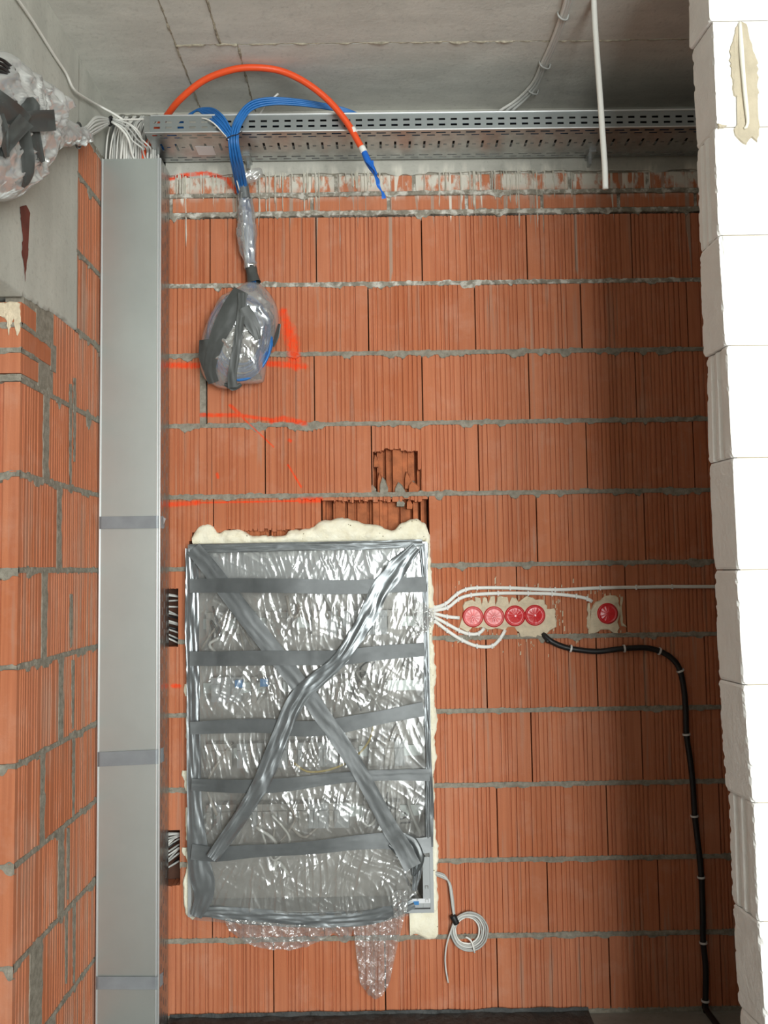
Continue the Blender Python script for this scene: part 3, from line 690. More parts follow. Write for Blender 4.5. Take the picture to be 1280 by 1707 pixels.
# ---- ceiling: formwork panels with ragged seams
ceiling = struct(empty('ceiling', (0, -3, ZC)))
X1 = WZ(292, 72, ZC)[0]; X2a = WZ(355, 35, ZC)[0]; X2b = WZ(408, 120, ZC)[0]; YH = WZ(620, 71, ZC)[1]
r = random.Random(4)
for (a, b, c0, d) in ((XL - 1.6, X1, -6.6, 0.4), (X1, X2a, -6.6, YH), (X2a, XR + 1.8, -6.6, YH), (X1, X2b, YH, 0.4), (X2b, XR, YH, 0.4)):
    dz = r.uniform(-0.002, 0.002); MB().box((a + 0.002, c0 + 0.002, ZC + dz), (b - 0.002, d - 0.002, ZC + 0.03)).build('ceiling_panel', CEIL, ceiling)
MB().box((XL - 1.6, -6.7, ZC + 0.03), (XR + 1.8, 0.4, ZC + 0.2)).build('ceiling_slab', CEIL, ceiling)
def seam(p, q, seed, w=0.006):
    p, q = np.array(p), np.array(q); n = int(np.linalg.norm(q - p) / 0.006) + 3; t = (q - p) / np.linalg.norm(q - p); s = np.array([-t[1], t[0]]); V = []
    for i in range(n):
        c = p + (q - p) * i / (n - 1) + s * 0.006 * (fbm(i * 0.13, 0, seed) - 0.5); h = 0.012 * max(0, fbm(i * 0.21, 1, seed) - 0.38) + 0.0015; ww = w * (0.4 + fbm(i * 0.3, 2, seed))
        for a, b in ((-1, 0.002), (-0.4, -h * 0.8), (0.3, -h), (1, 0.002)): V.append((c[0] + s[0] * a * ww, c[1] + s[1] * a * ww, ZC + b))
    obj('seam', V, grid_faces(n, 4), SEAM, ceiling)
SEAM = simple('seam_cement', (0.34, 0.30, 0.23), 0.9, var=0.4, vscale=60, bump=0.5)
seam((X1, -1.0), (X1, -0.05), 1); seam((X2a, -1.0), (X2a, YH), 2); seam((X2b, YH), (X2b, -0.05), 3); seam((X1, YH), (X2b, YH), 4); seam((X2b, YH), (XR, YH), 5, 0.004)

# ---- floor and the rest of the shell
floor = struct(MB().box((XL - 1.6, -6.7, -0.12), (XR + 1.8, 0.4, -0.006)).build('floor', FLOORM))
wall_right = struct(MB().box((XR, YF, 0.0), (XR + 0.15, 0.2, ZC)).build('wall_right', ROOM))
wall_far = struct(MB().box((4.0 - 0.1, -6.6, 0.0), (4.05 - 0.1, YF, ZC)).build('wall_side', ROOM))
wall_near = struct(MB().box((XR, YF - 0.1, 0.0), (3.9, YF, ZC)).build('wall_partition_side', AAC))
wall_passage = struct(MB().box((XL - 1.65, -6.6, 0.0), (XL - 1.5, 0.2, ZC)).build('wall_passage', ROOM))
c = MB(); yb, ya = YR - 0.2, YR
xs = [XL - 1.6, WIN[0][0], WIN[0][1], WIN[1][0], WIN[1][1], 4.0]
for a, b in ((xs[0], xs[1]), (xs[2], xs[3]), (xs[4], xs[5])): c.box((a, yb, 0), (b, ya, ZC))
for w in WIN: c.box((w[0], yb, 0), (w[1], ya, w[2])); c.box((w[0], yb, w[3]), (w[1], ya, ZC))
wall_rear = struct(c.build('wall_rear', ROOM))
for i, w in enumerate(WIN):
    c = MB(); t = 0.05; xm = (w[0] + w[1]) / 2
    c.box((w[0], ya, w[2]), (w[0] + t, ya + 0.05, w[3])); c.box((w[1] - t, ya, w[2]), (w[1], ya + 0.05, w[3])); c.box((xm - t / 2, ya, w[2]), (xm + t / 2, ya + 0.05, w[3]))
    c.box((w[0] + t, ya, w[2]), (w[1] - t, ya + 0.05, w[2] + t)); c.box((w[0] + t, ya, w[3] - t), (w[1] - t, ya + 0.05, w[3]))
    struct(c.build('window_%d' % (i + 1), simple('window_frame', (0.7, 0.7, 0.7), 0.5)))
# bitumen felt at the foot of the wall
n = 110; u = np.linspace(-0.74, 0.66, n); V = []
for i in range(n):
    for j, (y, z) in enumerate(((-0.0045, 0.014), (-0.006, 0.004), (-0.03, 0.001), (-0.09, 0.0), (-0.15, 0.0))):
        V.append((u[i], y - 0.006 * fbm(u[i] * 20, j, 2), z + 0.008 * (fbm(u[i] * 14 + j * 3, j, 5) - 0.5) + (0 if j > 2 else 0.004 * fbm(u[i] * 30, j, 8)) - (0.006 if j == 4 else 0)))
tag(obj('bitumen_felt', V, grid_faces(n, 5), BITUMEN), 'black wrinkled bitumen felt strip along the foot of the brick wall', 'membrane')

# ================================================================== perforated sheet
def sheet(L, H, slots, mp):
    us = sorted(set([0, L] + [round(s[k], 5) for s in slots for k in (0, 1)])); vs = sorted(set([0, H] + [round(s[k], 5) for s in slots for k in (2, 3)]))
    ui = {round(u, 5): i for i, u in enumerate(us)}; vi = {round(v, 5): i for i, v in enumerate(vs)}
    occ = np.zeros((len(us), len(vs)), bool)
    for s in slots: occ[ui[round(s[0], 5)]:ui[round(s[1], 5)], vi[round(s[2], 5)]:vi[round(s[3], 5)]] = True
    V = [mp(u, v) for u in us for v in vs]; nv = len(vs)
    F = [(i * nv + j, (i + 1) * nv + j, (i + 1) * nv + j + 1, i * nv + j + 1) for i in range(len(us) - 1) for j in range(nv - 1) if not occ[i, j]]
    return V, F
def solid(o, t=0.0012):
    m = o.modifiers.new('thickness', 'SOLIDIFY'); m.thickness = t; m.offset = 0; return o

# ---- vertical trunking
TX0, TX1 = W(164, 900, -0.13)[0], W(268, 900, -0.13)[0]; TYF = -0.13; TZ1 = W(215, 265, TYF)[2]; TZ0 = -0.006; TYB = -0.012
trunk = thing('cable_trunking', 'tall vertical grey steel cable trunking with flat lid in the left wall corner', 'trunking', ((TX0 + TX1) / 2, -0.07, TZ0))
Lz = TZ1 - TZ0; dp = TYB - TYF
slots = []
for c0 in (0.022, 0.052, 0.083):
    k = 0; zz = 0.02 + (0.02 if c0 == 0.052 else 0)
    while zz + 0.024 < Lz - 0.01: slots.append((zz, zz + 0.024, c0, c0 + 0.007)); zz += 0.046
v, f = sheet(Lz, dp, slots, lambda u, w: (TX1 - 0.002, TYF + w, TZ0 + u)); solid(obj('side_wall', v, f, GALVD, trunk))
MB().box((TX0 + 0.001, TYF + 0.002, TZ0), (TX0 + 0.0025, TYB, TZ1)).build('side_wall', GALVD, trunk)
MB().box((TX0 + 0.003, TYB, TZ0), (TX1 - 0.004, TYB + 0.002, TZ1)).build('back_plate', GALVD, trunk)
MB().box((TX0 + 0.006, TYF - 0.002, TZ0), (TX1 - 0.008, TYF, TZ1)).build('lid', GALV, trunk)
def hem(x, w, dy, name='lid_edge'):
    n = 9; V = []
    for z in (TZ0, TZ1):
        for k in range(n):
            a = math.pi * k / (n - 1); V.append((x - math.cos(a) * w, TYF - 0.002 - math.sin(a) * dy, z))
    F = [(k, k + 1, n + k + 1, n + k) for k in range(n - 1)] + [tuple(range(n))[::-1], tuple(n + k for k in range(n))]
    obj(name, V, F, HEM, trunk, True)
hem(TX0 + 0.005, 0.0035, 0.0035); hem(TX1 - 0.012, 0.003, 0.003); hem(TX1 - 0.004, 0.0032, 0.003)
def band(yc, h, tiltpx, m, seed, name='tape_band'):
    n = 24; V = []; xs = np.linspace(TX0 - 0.004, TX1 + 0.004, n); p0 = W(215, yc, TYF)[2]
    for i, x in enumerate(xs):
        t = (x - TX0) / (TX1 - TX0) - 0.5
        for j in range(6):
            z = p0 - tiltpx * t / 500 + (j / 5 - 0.5) * h; y = TYF - 0.0066 - 0.0012 * (fbm(t * 7 + z * 40, z * 120, seed) - 0.3) - 0.0006
            if i in (0, n - 1): y = TYF + 0.03
            V.append((x, y, z))
    obj(name, V, grid_faces(n, 6)[::1], m, trunk, True)
band(871, 0.041, 0, TAPET, 1); band(1263, 0.046, -3, TAPET, 2); band(1637, 0.040, 2, TAPET, 3)
# loose end of tape on the side
p = W(272, 868, TYF); obj('tape_flap', [p + (0, 0, 0.012), p + (0.012, -0.012, 0.006), p + (0.006, -0.014, -0.012), p + (-0.002, 0, -0.02)], [(0, 1, 2, 3)], simple('tape_pale', (0.6, 0.62, 0.64), 0.4), trunk)

# ---- horizontal tray
TRY = -0.222; TRZ = 2.948; TRH = 0.056; XA = W(241, 215, TRY)[0]; XB = 1.55
tray = thing('cable_tray', 'long horizontal perforated steel cable tray fixed under the ceiling along the brick wall', 'cable tray', ((XA + XB) / 2, -0.11, TRZ))
Lx = XB - XA; slots = []; u = 0.03
while u < Lx - 0.03: slots += [(u, u + 0.021, 0.0125, 0.0195), (u, u + 0.021, 0.031, 0.038)]; u += 0.0395
v, f = sheet(Lx, TRH, slots, lambda a, b: (XA + a, TRY, TRZ + b)); solid(obj('front_rail', v, f, simple('galvanised_rail', (0.36, 0.395, 0.40), 0.42, 0.85, var=0.05, vscale=10), tray))
solid(obj('rear_rail', *sheet(Lx, TRH, [], lambda a, b: (XA + a, -0.014, TRZ + b)), GALVD, tray))
slots = []; u = 0.02
while u < Lx - 0.06:
    for w0 in (0.016, 0.172): slots.append((u, u + 0.032, w0, w0 + 0.008))
    for w0 in (0.034, 0.190): slots.append((u + 0.020, min(u + 0.047, Lx - 0.004), w0, w0 + 0.007))
    slots += [(u + 0.010, u + 0.018, 0.078, 0.126), (u + 0.030, u + 0.042, 0.098, 0.106)]
    u += 0.05
v, f = sheet(Lx, 0.208, slots, lambda a, b: (XA + a, TRY + b, TRZ)); solid(obj('tray_base', v, f, GALVD, tray))
tv, tf = tube([(XA + 0.02, TRY - 0.001, TRZ + TRH + 0.001), (XB, TRY - 0.001, TRZ + TRH + 0.001)], 0.003, step=0.5); obj('rail_hem', tv, tf, HEM, tray, True)
tv, tf = tube([(XA, TRY + 0.0005, TRZ), (XB, TRY + 0.0005, TRZ)], 0.0022, step=0.5); obj('base_bend', tv, tf, HEM, tray, True)
MB().box((XA - 0.002, TRY - 0.002, TRZ + 0.002), (XA + 0.018, TRY - 0.0005, TRZ + TRH)).build('end_joint', GALVD, tray)
for i, (yy, mm, hz) in enumerate(((-0.205, BLUE, 0.012), (-0.204, BLACK, 0.030), (-0.203, BLACK, 0.046), (-0.186, BLACK, 0.020), (-0.185, BLACK, 0.040), (-0.165, BLUE, 0.014), (-0.14, GREYC, 0.014), (-0.11, BLACK, 0.014), (-0.07, GREYC, 0.014))):
    P = [(XA + 0.22 + 0.015 * i, yy, TRZ + hz)] + [(XA + 0.4 + 0.25 * k, yy + 0.002 * math.sin(3 * k + i), TRZ + hz + 0.001 * (k % 2)) for k in range(1, 6)] + [(XB, yy, TRZ + hz)]
    tag(tube_obj('cable', P, 0.008, mm, None, segs=6, step=0.05), 'cable lying in the perforated tray, glimpsed through its slots', 'cable', 'cables lying in the tray')
# stiffening ribs in the base and fixing bolts
for x in (W(412, 240, -0.05)[0], W(985, 240, -0.05)[0]):
    c = MB(); c.box((x - 0.012, TRY + 0.15, TRZ - 0.010), (x + 0.012, -0.002, TRZ - 0.001)); c.box((x - 0.005, -0.03, TRZ - 0.034), (x + 0.005, -0.002, TRZ - 0.01)); c.build('bracket', GALVD, tray)
pz = TRZ - 0.0012; a = WZ(325, 244, pz); b = WZ(360, 258, pz)
MB().box((a[0], min(a[1], b[1]), pz - 0.0006), (b[0], max(a[1], b[1]), pz)).build('sticker', LABELW, tray)

# ================================================================== cables at the top left
def top_cable(name, label, P, r, m, group=None, cat='cable', **k):
    o = tube_obj(name, P, r, m, **k); return tag(o, label, cat, group)
r = random.Random(31)
for i in range(44):
    x = -0.935 + 0.165 * (i % 22) / 21 + r.uniform(-0.004, 0.004); lay = i // 22
    y = -0.105 + 0.045 * lay + r.uniform(-0.012, 0.012)
    xt = x + r.uniform(-0.03, 0.03); rad = r.choice([0.0028, 0.0032, 0.004, 0.0045]); m = r.choice([WHITE, WHITE, PALE, PALE, GREYC])
    xt = min(max(xt, -0.93), -0.785)
    top_cable('cable', 'thin pale cable rising from the open top of the vertical trunking', [(xt, 0.12 + r.uniform(0, 0.05), 3.32), ((x + 2 * xt) / 3, 0.03 + 0.02 * lay, 3.15), ((2 * x + xt) / 3, y + 0.03, 3.04), (x, y, 2.93), (x + r.uniform(-0.008, 0.008), y, 2.80)], rad, m, 'cables rising from the trunking', segs=6, step=0.02)
top_cable('cable', 'thin white cable along the ceiling edge down to the trunking top', [WX(26, -6, XL + 0.012), WX(55, 36, XL + 0.010), WX(90, 92, XL + 0.010), WX(110, 122, XL + 0.012), WX(124, 150, XL + 0.016), WX(150, 168, XL + 0.014), WX(168, 178, XL + 0.02), W(190, 190, -0.175), W(214, 206, -0.15), W(232, 221, -0.135), W(240, 250, -0.12)], 0.0042, WHITE)
top_cable('cable', 'thin white cable running level from the black tie into the cable tray', [W(180, 200, -0.16), W(230, 199, -0.18), W(275, 198, -0.19), W(330, 196, -0.15), W(380, 200, -0.1)], 0.0032, WHITE)
for i, (P, rr, mm, lab) in enumerate([
    ([W(186, 203, -0.17), W(200, 213, -0.165), W(214, 232, -0.16), W(222, 262, -0.12), (-0.80, -0.10, 2.84)], 0.0045, WHITE, 'white cable bending from the black tie into the trunking, leftmost of four'),
    ([W(187, 202, -0.172), W(208, 215, -0.165), W(222, 236, -0.16), W(236, 246, -0.15), W(241, 262, -0.11), (-0.775, -0.1, 2.84)], 0.0032, PALE, 'pale cable bending from the black tie to the orange conduit, second from left'),
    ([W(188, 200, -0.174), W(212, 212, -0.17), W(230, 234, -0.16), W(244, 246, -0.14), W(247, 262, -0.10), (-0.765, -0.09, 2.84)], 0.0032, GREYC, 'grey cable bending from the black tie to the orange conduit, third from left'),
    ([W(188, 198, -0.176), W(216, 208, -0.17), W(236, 232, -0.16), W(250, 246, -0.14), W(252, 262, -0.09), (-0.757, -0.08, 2.84)], 0.003, PALE, 'pale cable bending from the black tie to the orange conduit, rightmost of four')]):
    top_cable('cable', lab, P, rr, mm, segs=6)

# ---- orange conduit
oP = [(-0.775, -0.085, 2.80), W(238, 260, -0.10), W(250, 236, -0.10), W(262, 214, -0.13), W(276, 196, -0.17), W(300, 166, -0.24), W(340, 134, -0.28), W(388, 116, -0.30), W(430, 113, -0.30), W(470, 119, -0.29), W(510, 138, -0.28), W(548, 168, -0.265), W(578, 204, -0.255), W(598, 238, -0.25), W(606, 252, -0.25)]
cond = tag(tube_obj('conduit', oP, 0.0108, ORANGE, segs=12), 'bright orange conduit arching over the cable tray below the ceiling', 'conduit')
tube_obj('white_sleeve', [W(603.5, 246, -0.25), W(611, 262, -0.25)] if False else [W(602.5, 245, -0.25), W(607, 254, -0.25)], 0.0118, WHITE, cond, segs=12)
tube_obj('white_mark', [W(587, 214, -0.2525), W(591, 222, -0.252)], 0.0112, WHITE, cond, segs=12)
# blue twisted tape on its end
def ribbon(P, widths, m, name, parent=None, twist=None, ref=(0, -1, 0), nw=4, crumple=0.0, seed=1, step=0.004):
    C = spline(P, step); n = len(C); T = np.gradient(C, axis=0); T /= np.linalg.norm(T, axis=1)[:, None] + 1e-9; V = []
    tt = np.linspace(0, 1, n); ws = np.interp(tt, np.linspace(0, 1, len(widths)), widths); tw = np.interp(tt, np.linspace(0, 1, len(twist)), twist) if twist else np.zeros(n)
    ref = np.array(ref, float)
    for i in range(n):
        nrm = ref - T[i] * ref.dot(T[i]); nrm /= np.linalg.norm(nrm) + 1e-9; s = np.cross(T[i], nrm)
        a = tw[i]; s2 = math.cos(a) * s + math.sin(a) * nrm; n2 = -math.sin(a) * s + math.cos(a) * nrm
        for j in range(nw + 1):
            q = j / nw - 0.5
            V.append(C[i] + s2 * q * ws[i] + n2 * crumple * (fbm(i * 0.21, j * 0.8, seed) - 0.5))
    return obj(name, V, grid_faces(n, nw + 1), m, parent, True)
tube_obj('tape_wrap', [W(606, 252, -0.25), W(613, 268, -0.252), W(621, 282, -0.255), W(627, 292, -0.257)], [0.010, 0.0115, 0.0105, 0.006], BLUET, cond, segs=10, step=0.004)
ribbon([W(616, 268, -0.262), W(622, 284, -0.267), W(629, 300, -0.264), (W(631, 310, -0.262)), W(638, 322, -0.262), W(640, 331, -0.262)], [0.026, 0.020, 0.010, 0.014, 0.007, 0.015], BLUET, 'tape_tail', cond, twist=[0.2, 0.9, 2.2, 2.9, 3.6, 3.0], crumple=0.006)

# ---- blue cables over the tray, meeting in a black tie
KN = W(387, 230, TRY - 0.022)
r = random.Random(5)
def fan(i, n): return (i - (n - 1) / 2)
for i in range(7):
    f = fan(i, 7) / 7
    q = lambda x, y, Y, s: W(x + f * s * 0.75, y - f * s * 0.9, Y + 0.004 * (i % 2))
    top_cable('cable', 'blue cable of the bundle coming over the tray rim from the left', [(-0.80 + 0.012 * i, -0.06, 2.958 + 0.004 * (i % 2)), (W(318, 196, -0.14) + np.array([0, 0, 0.012 - 0.006 * f])), q(345, 186, -0.19, 14), q(364, 199, TRY - 0.016, 18), q(378, 216, TRY - 0.02, 13), W(386 + f * 12, 231, TRY - 0.022 + 0.006 * (i % 2)), W(392 + f * 17, 265, TRY + 0.02 + 0.006 * (i % 2)), W(402 + f * 17, 312, -0.055 + 0.006 * (i % 2)), W(409 + f * 8, 350, -0.04)], 0.0038, BLUE, 'blue cables from the left', segs=7)
for i in range(7):
    f = fan(i, 7) / 7
    q = lambda x, y, Y, s: W(x + f * s * 0.5, y + f * s, Y + 0.004 * (i % 2))
    top_cable('cable', 'blue cable of the bundle arching over the tray rim from the right', [W(610, 196, -0.12) + np.array([0.05, 0.0, -0.03]), q(585, 187, -0.17, 6), q(540, 177, -0.19, 9), q(490, 170, -0.20, 11), q(448, 169, -0.215, 12), q(418, 177, -0.23, 12), W(400 + f * 12, 198 + f * 6, TRY - 0.018), W(391 + f * 14, 222, TRY - 0.022 - 0.005 * (i % 2)), W(391 + f * 15, 245, TRY - 0.012 - 0.005 * (i % 2)), W(397 + f * 17, 275, TRY + 0.05), W(404 + f * 16, 312, -0.062 - 0.005 * (i % 2)), W(410 + f * 8, 350, -0.045)], 0.0038, BLUE, 'blue cables from the right', segs=7)
top_cable('cable', 'thin white wire beside the blue bundle over the tray rim', [W(300, 196, -0.14), W(345, 199, -0.235), W(372, 222, TRY - 0.02), W(384, 240, TRY - 0.012), W(390, 280, -0.13), W(399, 318, -0.065)], 0.0025, WHITE, segs=6)
top_cable('cable', 'short white cable end sticking up behind the tray rim', [W(425, 204, -0.12), W(436, 186, -0.14), W(447, 171, -0.15), W(464, 156, -0.16)], 0.0035, WHITE, segs=6)
top_cable('cable', 'white cable lying on the tray rim right of the blue bundle', [W(330, 198, -0.15), W(362, 193, -0.2), W(400, 191, -0.21), W(430, 196, -0.19), W(450, 204, -0.16)], 0.003, WHITE, segs=6)
cv = [KN + np.array([math.cos(a) * 0.019, -0.001 + math.sin(a) * 0.013, -math.cos(a) * -0.007]) for a in np.linspace(0, 2 * math.pi, 17)]
tie = tag(tube_obj('cable_tie', cv, 0.0016, BLACK, segs=6, step=0.01, cap=False), 'black cable tie around the blue cables at the tray rim', 'cable tie')
tube_obj('tie_end', [KN + np.array([0.016, -0.008, 0.006]), KN + np.array([0.035, -0.012, 0.016])], 0.0014, BLACK, tie, segs=5)

# ================================================================== wrapped bags
def catmull_closed(P, n):
    P = np.array(P, float); m = len(P); out = []
    for i in range(m):
        p0, p1, p2, p3 = P[i - 1], P[i], P[(i + 1) % m], P[(i + 2) % m]
        for k in range(n):
            t = k / n; out.append(0.5 * (2 * p1 + (p2 - p0) * t + (2 * p0 - 5 * p1 + 4 * p2 - p3) * t * t + (3 * p1 - p0 - 3 * p2 + p3) * t ** 3))
    return np.array(out)
def pillow(outline, plane, nrm, front, back, amp, seed, rings=34, per=8, freq=22):
    """closed crumpled pillow; outline in px, placed on a real plane"""
    O = catmull_closed(outline, per); P = np.array([plane(*p) for p in O]); c = P.mean(0); nrm = np.array(nrm, float); m = len(P)
    a = np.array([0, 0, 1.0]); s = np.cross(nrm, a); s /= np.linalg.norm(s)
    V = []; layers = []
    for side, dep in ((1, front), (-1, back)):
        for k in range(rings):
            rr = 1 - k / rings
            if side == -1 and k == 0: continue
            for i in range(m):
                p = c + (P[i] - c) * rr; u = p.dot(s); w = p[2]
                h = dep * (1 - rr ** 2.6) ** 0.6
                if side == 1:
                    q1 = vn(u * freq + 3 * vn(u * 9, w * 9, seed), w * freq * 0.6, seed); q2 = vn(u * freq * 0.8 + w * freq * 1.1, w * freq - u * freq, seed + 3)
                    rid = (1 - abs(2 * q1 - 1)) ** 2 * 0.6 + (1 - abs(2 * q2 - 1)) ** 2 * 0.6 + 0.35 * fbm(u * 70, w * 70, seed + 7)
                    h = h + amp * (rid - 0.4) * min(1, (1 - rr) * 5)
                V.append(p + nrm * h * side)
    F = []
    base = rings * m
    for k in range(rings - 1):
        for i in range(m): F.append((k * m + i, k * m + (i + 1) % m, (k + 1) * m + (i + 1) % m, (k + 1) * m + i))
    for k in range(rings - 1):
        lo = (base + (k - 1) * m) if k > 0 else 0
        hi = base + k * m
        for i in range(m): F.append((lo + (i + 1) % m, lo + i, hi + i, hi + (i + 1) % m))
    V = list(V); V.append(c + nrm * front); V.append(c - nrm * back); ci = len(V) - 2
    for i in range(m):
        F.append(((rings - 1) * m + i, (rings - 1) * m + (i + 1) % m, ci)); F.append((base + (rings - 2) * m + (i + 1) % m, base + (rings - 2) * m + i, ci + 1))
    return V, F
def cast_tape(bvh, poly, widths, m, name, parent, off, seed, wr=0.0015, nw=8, stepx=4.0, along=0.0, fallback=-0.05, smooth=5, solidy=True):
    C = spline([np.array([p[0], p[1], 0.0]) for p in poly], stepx)[:, :2]; n = len(C); T = np.gradient(C, axis=0); T /= np.linalg.norm(T, axis=1)[:, None] + 1e-9
    S = np.stack([-T[:, 1], T[:, 0]], 1); ws = np.interp(np.linspace(0, 1, n), np.linspace(0, 1, len(widths)), widths)
    D = np.zeros((n, nw + 1)); hit = np.zeros((n, nw + 1), bool); R = {}
    for i in range(n):
        for j in range(nw + 1):
            p = C[i] + S[i] * (j / nw - 0.5) * ws[i]; d = ray(*p); d = d / np.linalg.norm(d); R[i, j] = d
            h = bvh.ray_cast(Vector(CAM), Vector(d))
            if h[0] is not None: D[i, j] = h[3]; hit[i, j] = True
    if not hit.any(): return None
    mean = np.median(D[hit])
    for i in range(n):
        row = D[i][hit[i]]; fill = row.max() + 0.006 if len(row) else mean
        D[i][~hit[i]] = fill
    if smooth:
        k = smooth; E = np.pad(D, ((k, k), (0, 0)), 'edge'); D2 = np.stack([E[i:i + n] for i in range(2 * k + 1)]).min(0)
        E = np.pad(D2, ((k, k), (0, 0)), 'edge'); D = np.stack([E[i:i + n] for i in range(2 * k + 1)]).mean(0)
        D = 0.5 * D + 0.5 * D.mean(1, keepdims=True)
    V = []
    for i in range(n):
        for j in range(nw + 1):
            w = wr * (1 - abs(2 * vn(i * stepx * 0.045 + j * 0.5, j * 0.45 - i * 0.02, seed) - 1)) ** 2 + along * (1 - abs(2 * vn(j * 0.55 + 0.05 * i, i * stepx * 0.012, seed + 4) - 1)) ** 2
            V.append(CAM + R[i, j] * (D[i, j] - off - w))
    return obj(name, V, grid_faces(n, nw + 1), m, parent, True)

# ---- hanging parcel of blue cable
bag = thing('cable_parcel', 'plastic wrapped parcel of coiled blue cable with dark tape hanging on the brick wall', 'parcel', W(400, 640, -0.05))
OUT = [(412, 470), (398, 478), (380, 488), (366, 497), (349, 528), (338, 557), (333, 587), (333, 610), (341, 631), (354, 641), (366, 647), (386, 648), (402, 641), (433, 639), (441, 631), (446, 598), (455, 581), (463, 555), (465, 533), (461, 510), (451, 491), (437, 476), (426, 470)]
bv, bf = pillow(OUT, lambda x, y: W(x, y, -0.05), (0, -1, 0), 0.062, 0.044, 0.013, 3, freq=13)
bo = obj('plastic_bag', bv, bf, FILMB, bag, True); bvh = BVHTree.FromPolygons([tuple(p) for p in bv], bf)
def loops(cx, cy, rx, ry, Y, n, rad, m, seed, name='coil', parent=None, plane=W):
    r = random.Random(seed); P = []
    for k in range(n * 16):
        a = 2 * math.pi * k / 16; j = 1 - 0.05 * r.random() - 0.42 * ((k // 16) % 5) / 5
        P.append(plane(cx + rx * j * math.cos(a), cy + ry * j * math.sin(a), Y + 0.004 * ((k // 16) % 4)))
    return tube_obj(name, P, rad, m, parent, segs=6, step=0.02)
loops(399, 562, 54, 72, -0.074, 9, 0.005, BLUE, 4, 'cable_coil', bag); loops(405, 575, 36, 50, -0.065, 5, 0.0045, GREYC, 5, 'cable_coil', bag)
for k, (poly, w) in enumerate([([(402, 484), (388, 512), (370, 545), (357, 580), (350, 615), (356, 638)], [26, 34, 30, 26, 20, 18]),
                               ([(404, 488), (403, 515), (398, 550), (393, 590), (387, 625), (388, 646)], [14, 14, 13, 15, 15, 16]),
                               ([(406, 512), (416, 532), (426, 552), (430, 566)], [18, 24, 22, 8]),
                               ([(466, 540), (461, 562), (455, 578)], [5, 8, 5]), ([(340, 566), (345, 600), (352, 622)], [16, 26, 18]),
                               ([(374, 640), (392, 645), (402, 640)], [6, 14, 6])]):
    cast_tape(bvh, poly, w, TAPEK, 'tape_strip', bag, 0.0035, 40 + k, 0.002)
# sleeve above the parcel
def sleeve(P, rads, m, name, parent, seed, amp=0.004, segs=28, flat=0.8):
    C = spline(P, 0.004); n = len(C); rr = np.interp(np.linspace(0, 1, n), np.linspace(0, 1, len(rads)), rads); V = []
    T = np.gradient(C, axis=0); T /= np.linalg.norm(T, axis=1)[:, None]
    for i in range(n):
        e1 = np.cross(T[i], [0, -1, 0]); e1 /= np.linalg.norm(e1); e2 = np.cross(e1, T[i])
        for k in range(segs):
            a = 2 * math.pi * k / segs; q = 1 - abs(2 * vn(k * 0.55 + i * 0.05, i * 0.09, seed) - 1); q2 = vn(k * 0.4, i * 0.06, seed + 3) - 0.5
            rad = rr[i] + amp * (q * q - 0.3) + amp * q2 * 1.2
            V.append(C[i] + e1 * math.cos(a) * rad + e2 * math.sin(a) * rad * flat)
    F = [(i * segs + k, i * segs + (k + 1) % segs, (i + 1) * segs + (k + 1) % segs, (i + 1) * segs + k) for i in range(n - 1) for k in range(segs)]
    return obj(name, V, F, m, parent, True)
sleeve([W(407, 322, -0.055), W(409, 345, -0.045), W(411, 385, -0.042), W(414, 420, -0.042), W(418, 448, -0.045)], [0.018, 0.027, 0.030, 0.026, 0.019], FILMB, 'plastic_sleeve', bag, 5, 0.007)
for i in range(5):
    tube_obj('cable', [W(405 + i * 2.4, 330, -0.05), W(408 + i * 3, 380, -0.04 - 0.006 * (i % 2)), W(413 + i * 2.6, 440, -0.042), W(414 + i * 3, 480, -0.05)], 0.0042, BLUE, bag, segs=6)
sleeve([W(405.5, 303, -0.062), W(407, 318, -0.058), W(408.5, 331, -0.055)], [0.0165, 0.0185, 0.0195], TAPES, 'tape_collar', bag, 6, 0.001)
sleeve([W(417, 441, -0.045), W(420, 455, -0.047), W(424, 472, -0.05)], [0.0185, 0.019, 0.024], TAPEK, 'tape_collar', bag, 7, 0.002)
v, f = pillow([(398, 300), (408, 290), (420, 282), (434, 280), (438, 292), (428, 302), (415, 306), (404, 308)], lambda x, y: W(x, y, -0.07), (0, -1, 0), 0.012, 0.01, 0.01, 9, rings=12, per=5, freq=60)
obj('plastic_tuft', v, f, FILMC, bag, True)

# ---- parcel at the left edge, hung against the lintel
XBG = -0.885
bag2 = thing('cable_parcel', 'large plastic wrapped cable parcel with crossed grey tape high on the left wall', 'parcel', WX(40, 300, XBG))
OUT2 = [(-70, 120), (-20, 90), (8, 86), (26, 102), (48, 120), (62, 128), (78, 140), (92, 152), (108, 170), (100, 186), (92, 196), (93, 212), (80, 218), (80, 238), (72, 262), (66, 285), (56, 308), (42, 314), (34, 326), (16, 335), (-10, 334), (-60, 320), (-95, 230)]
pl2 = lambda x, y: WX(x, y, XBG)
PN = np.array((0.80, -0.60, 0.0))
bv2, bf2 = pillow(OUT2, lambda x, y: WX(x, y, -0.895), (1.0, -0.12, 0), 0.05, 0.045, 0.028, 13, freq=20)
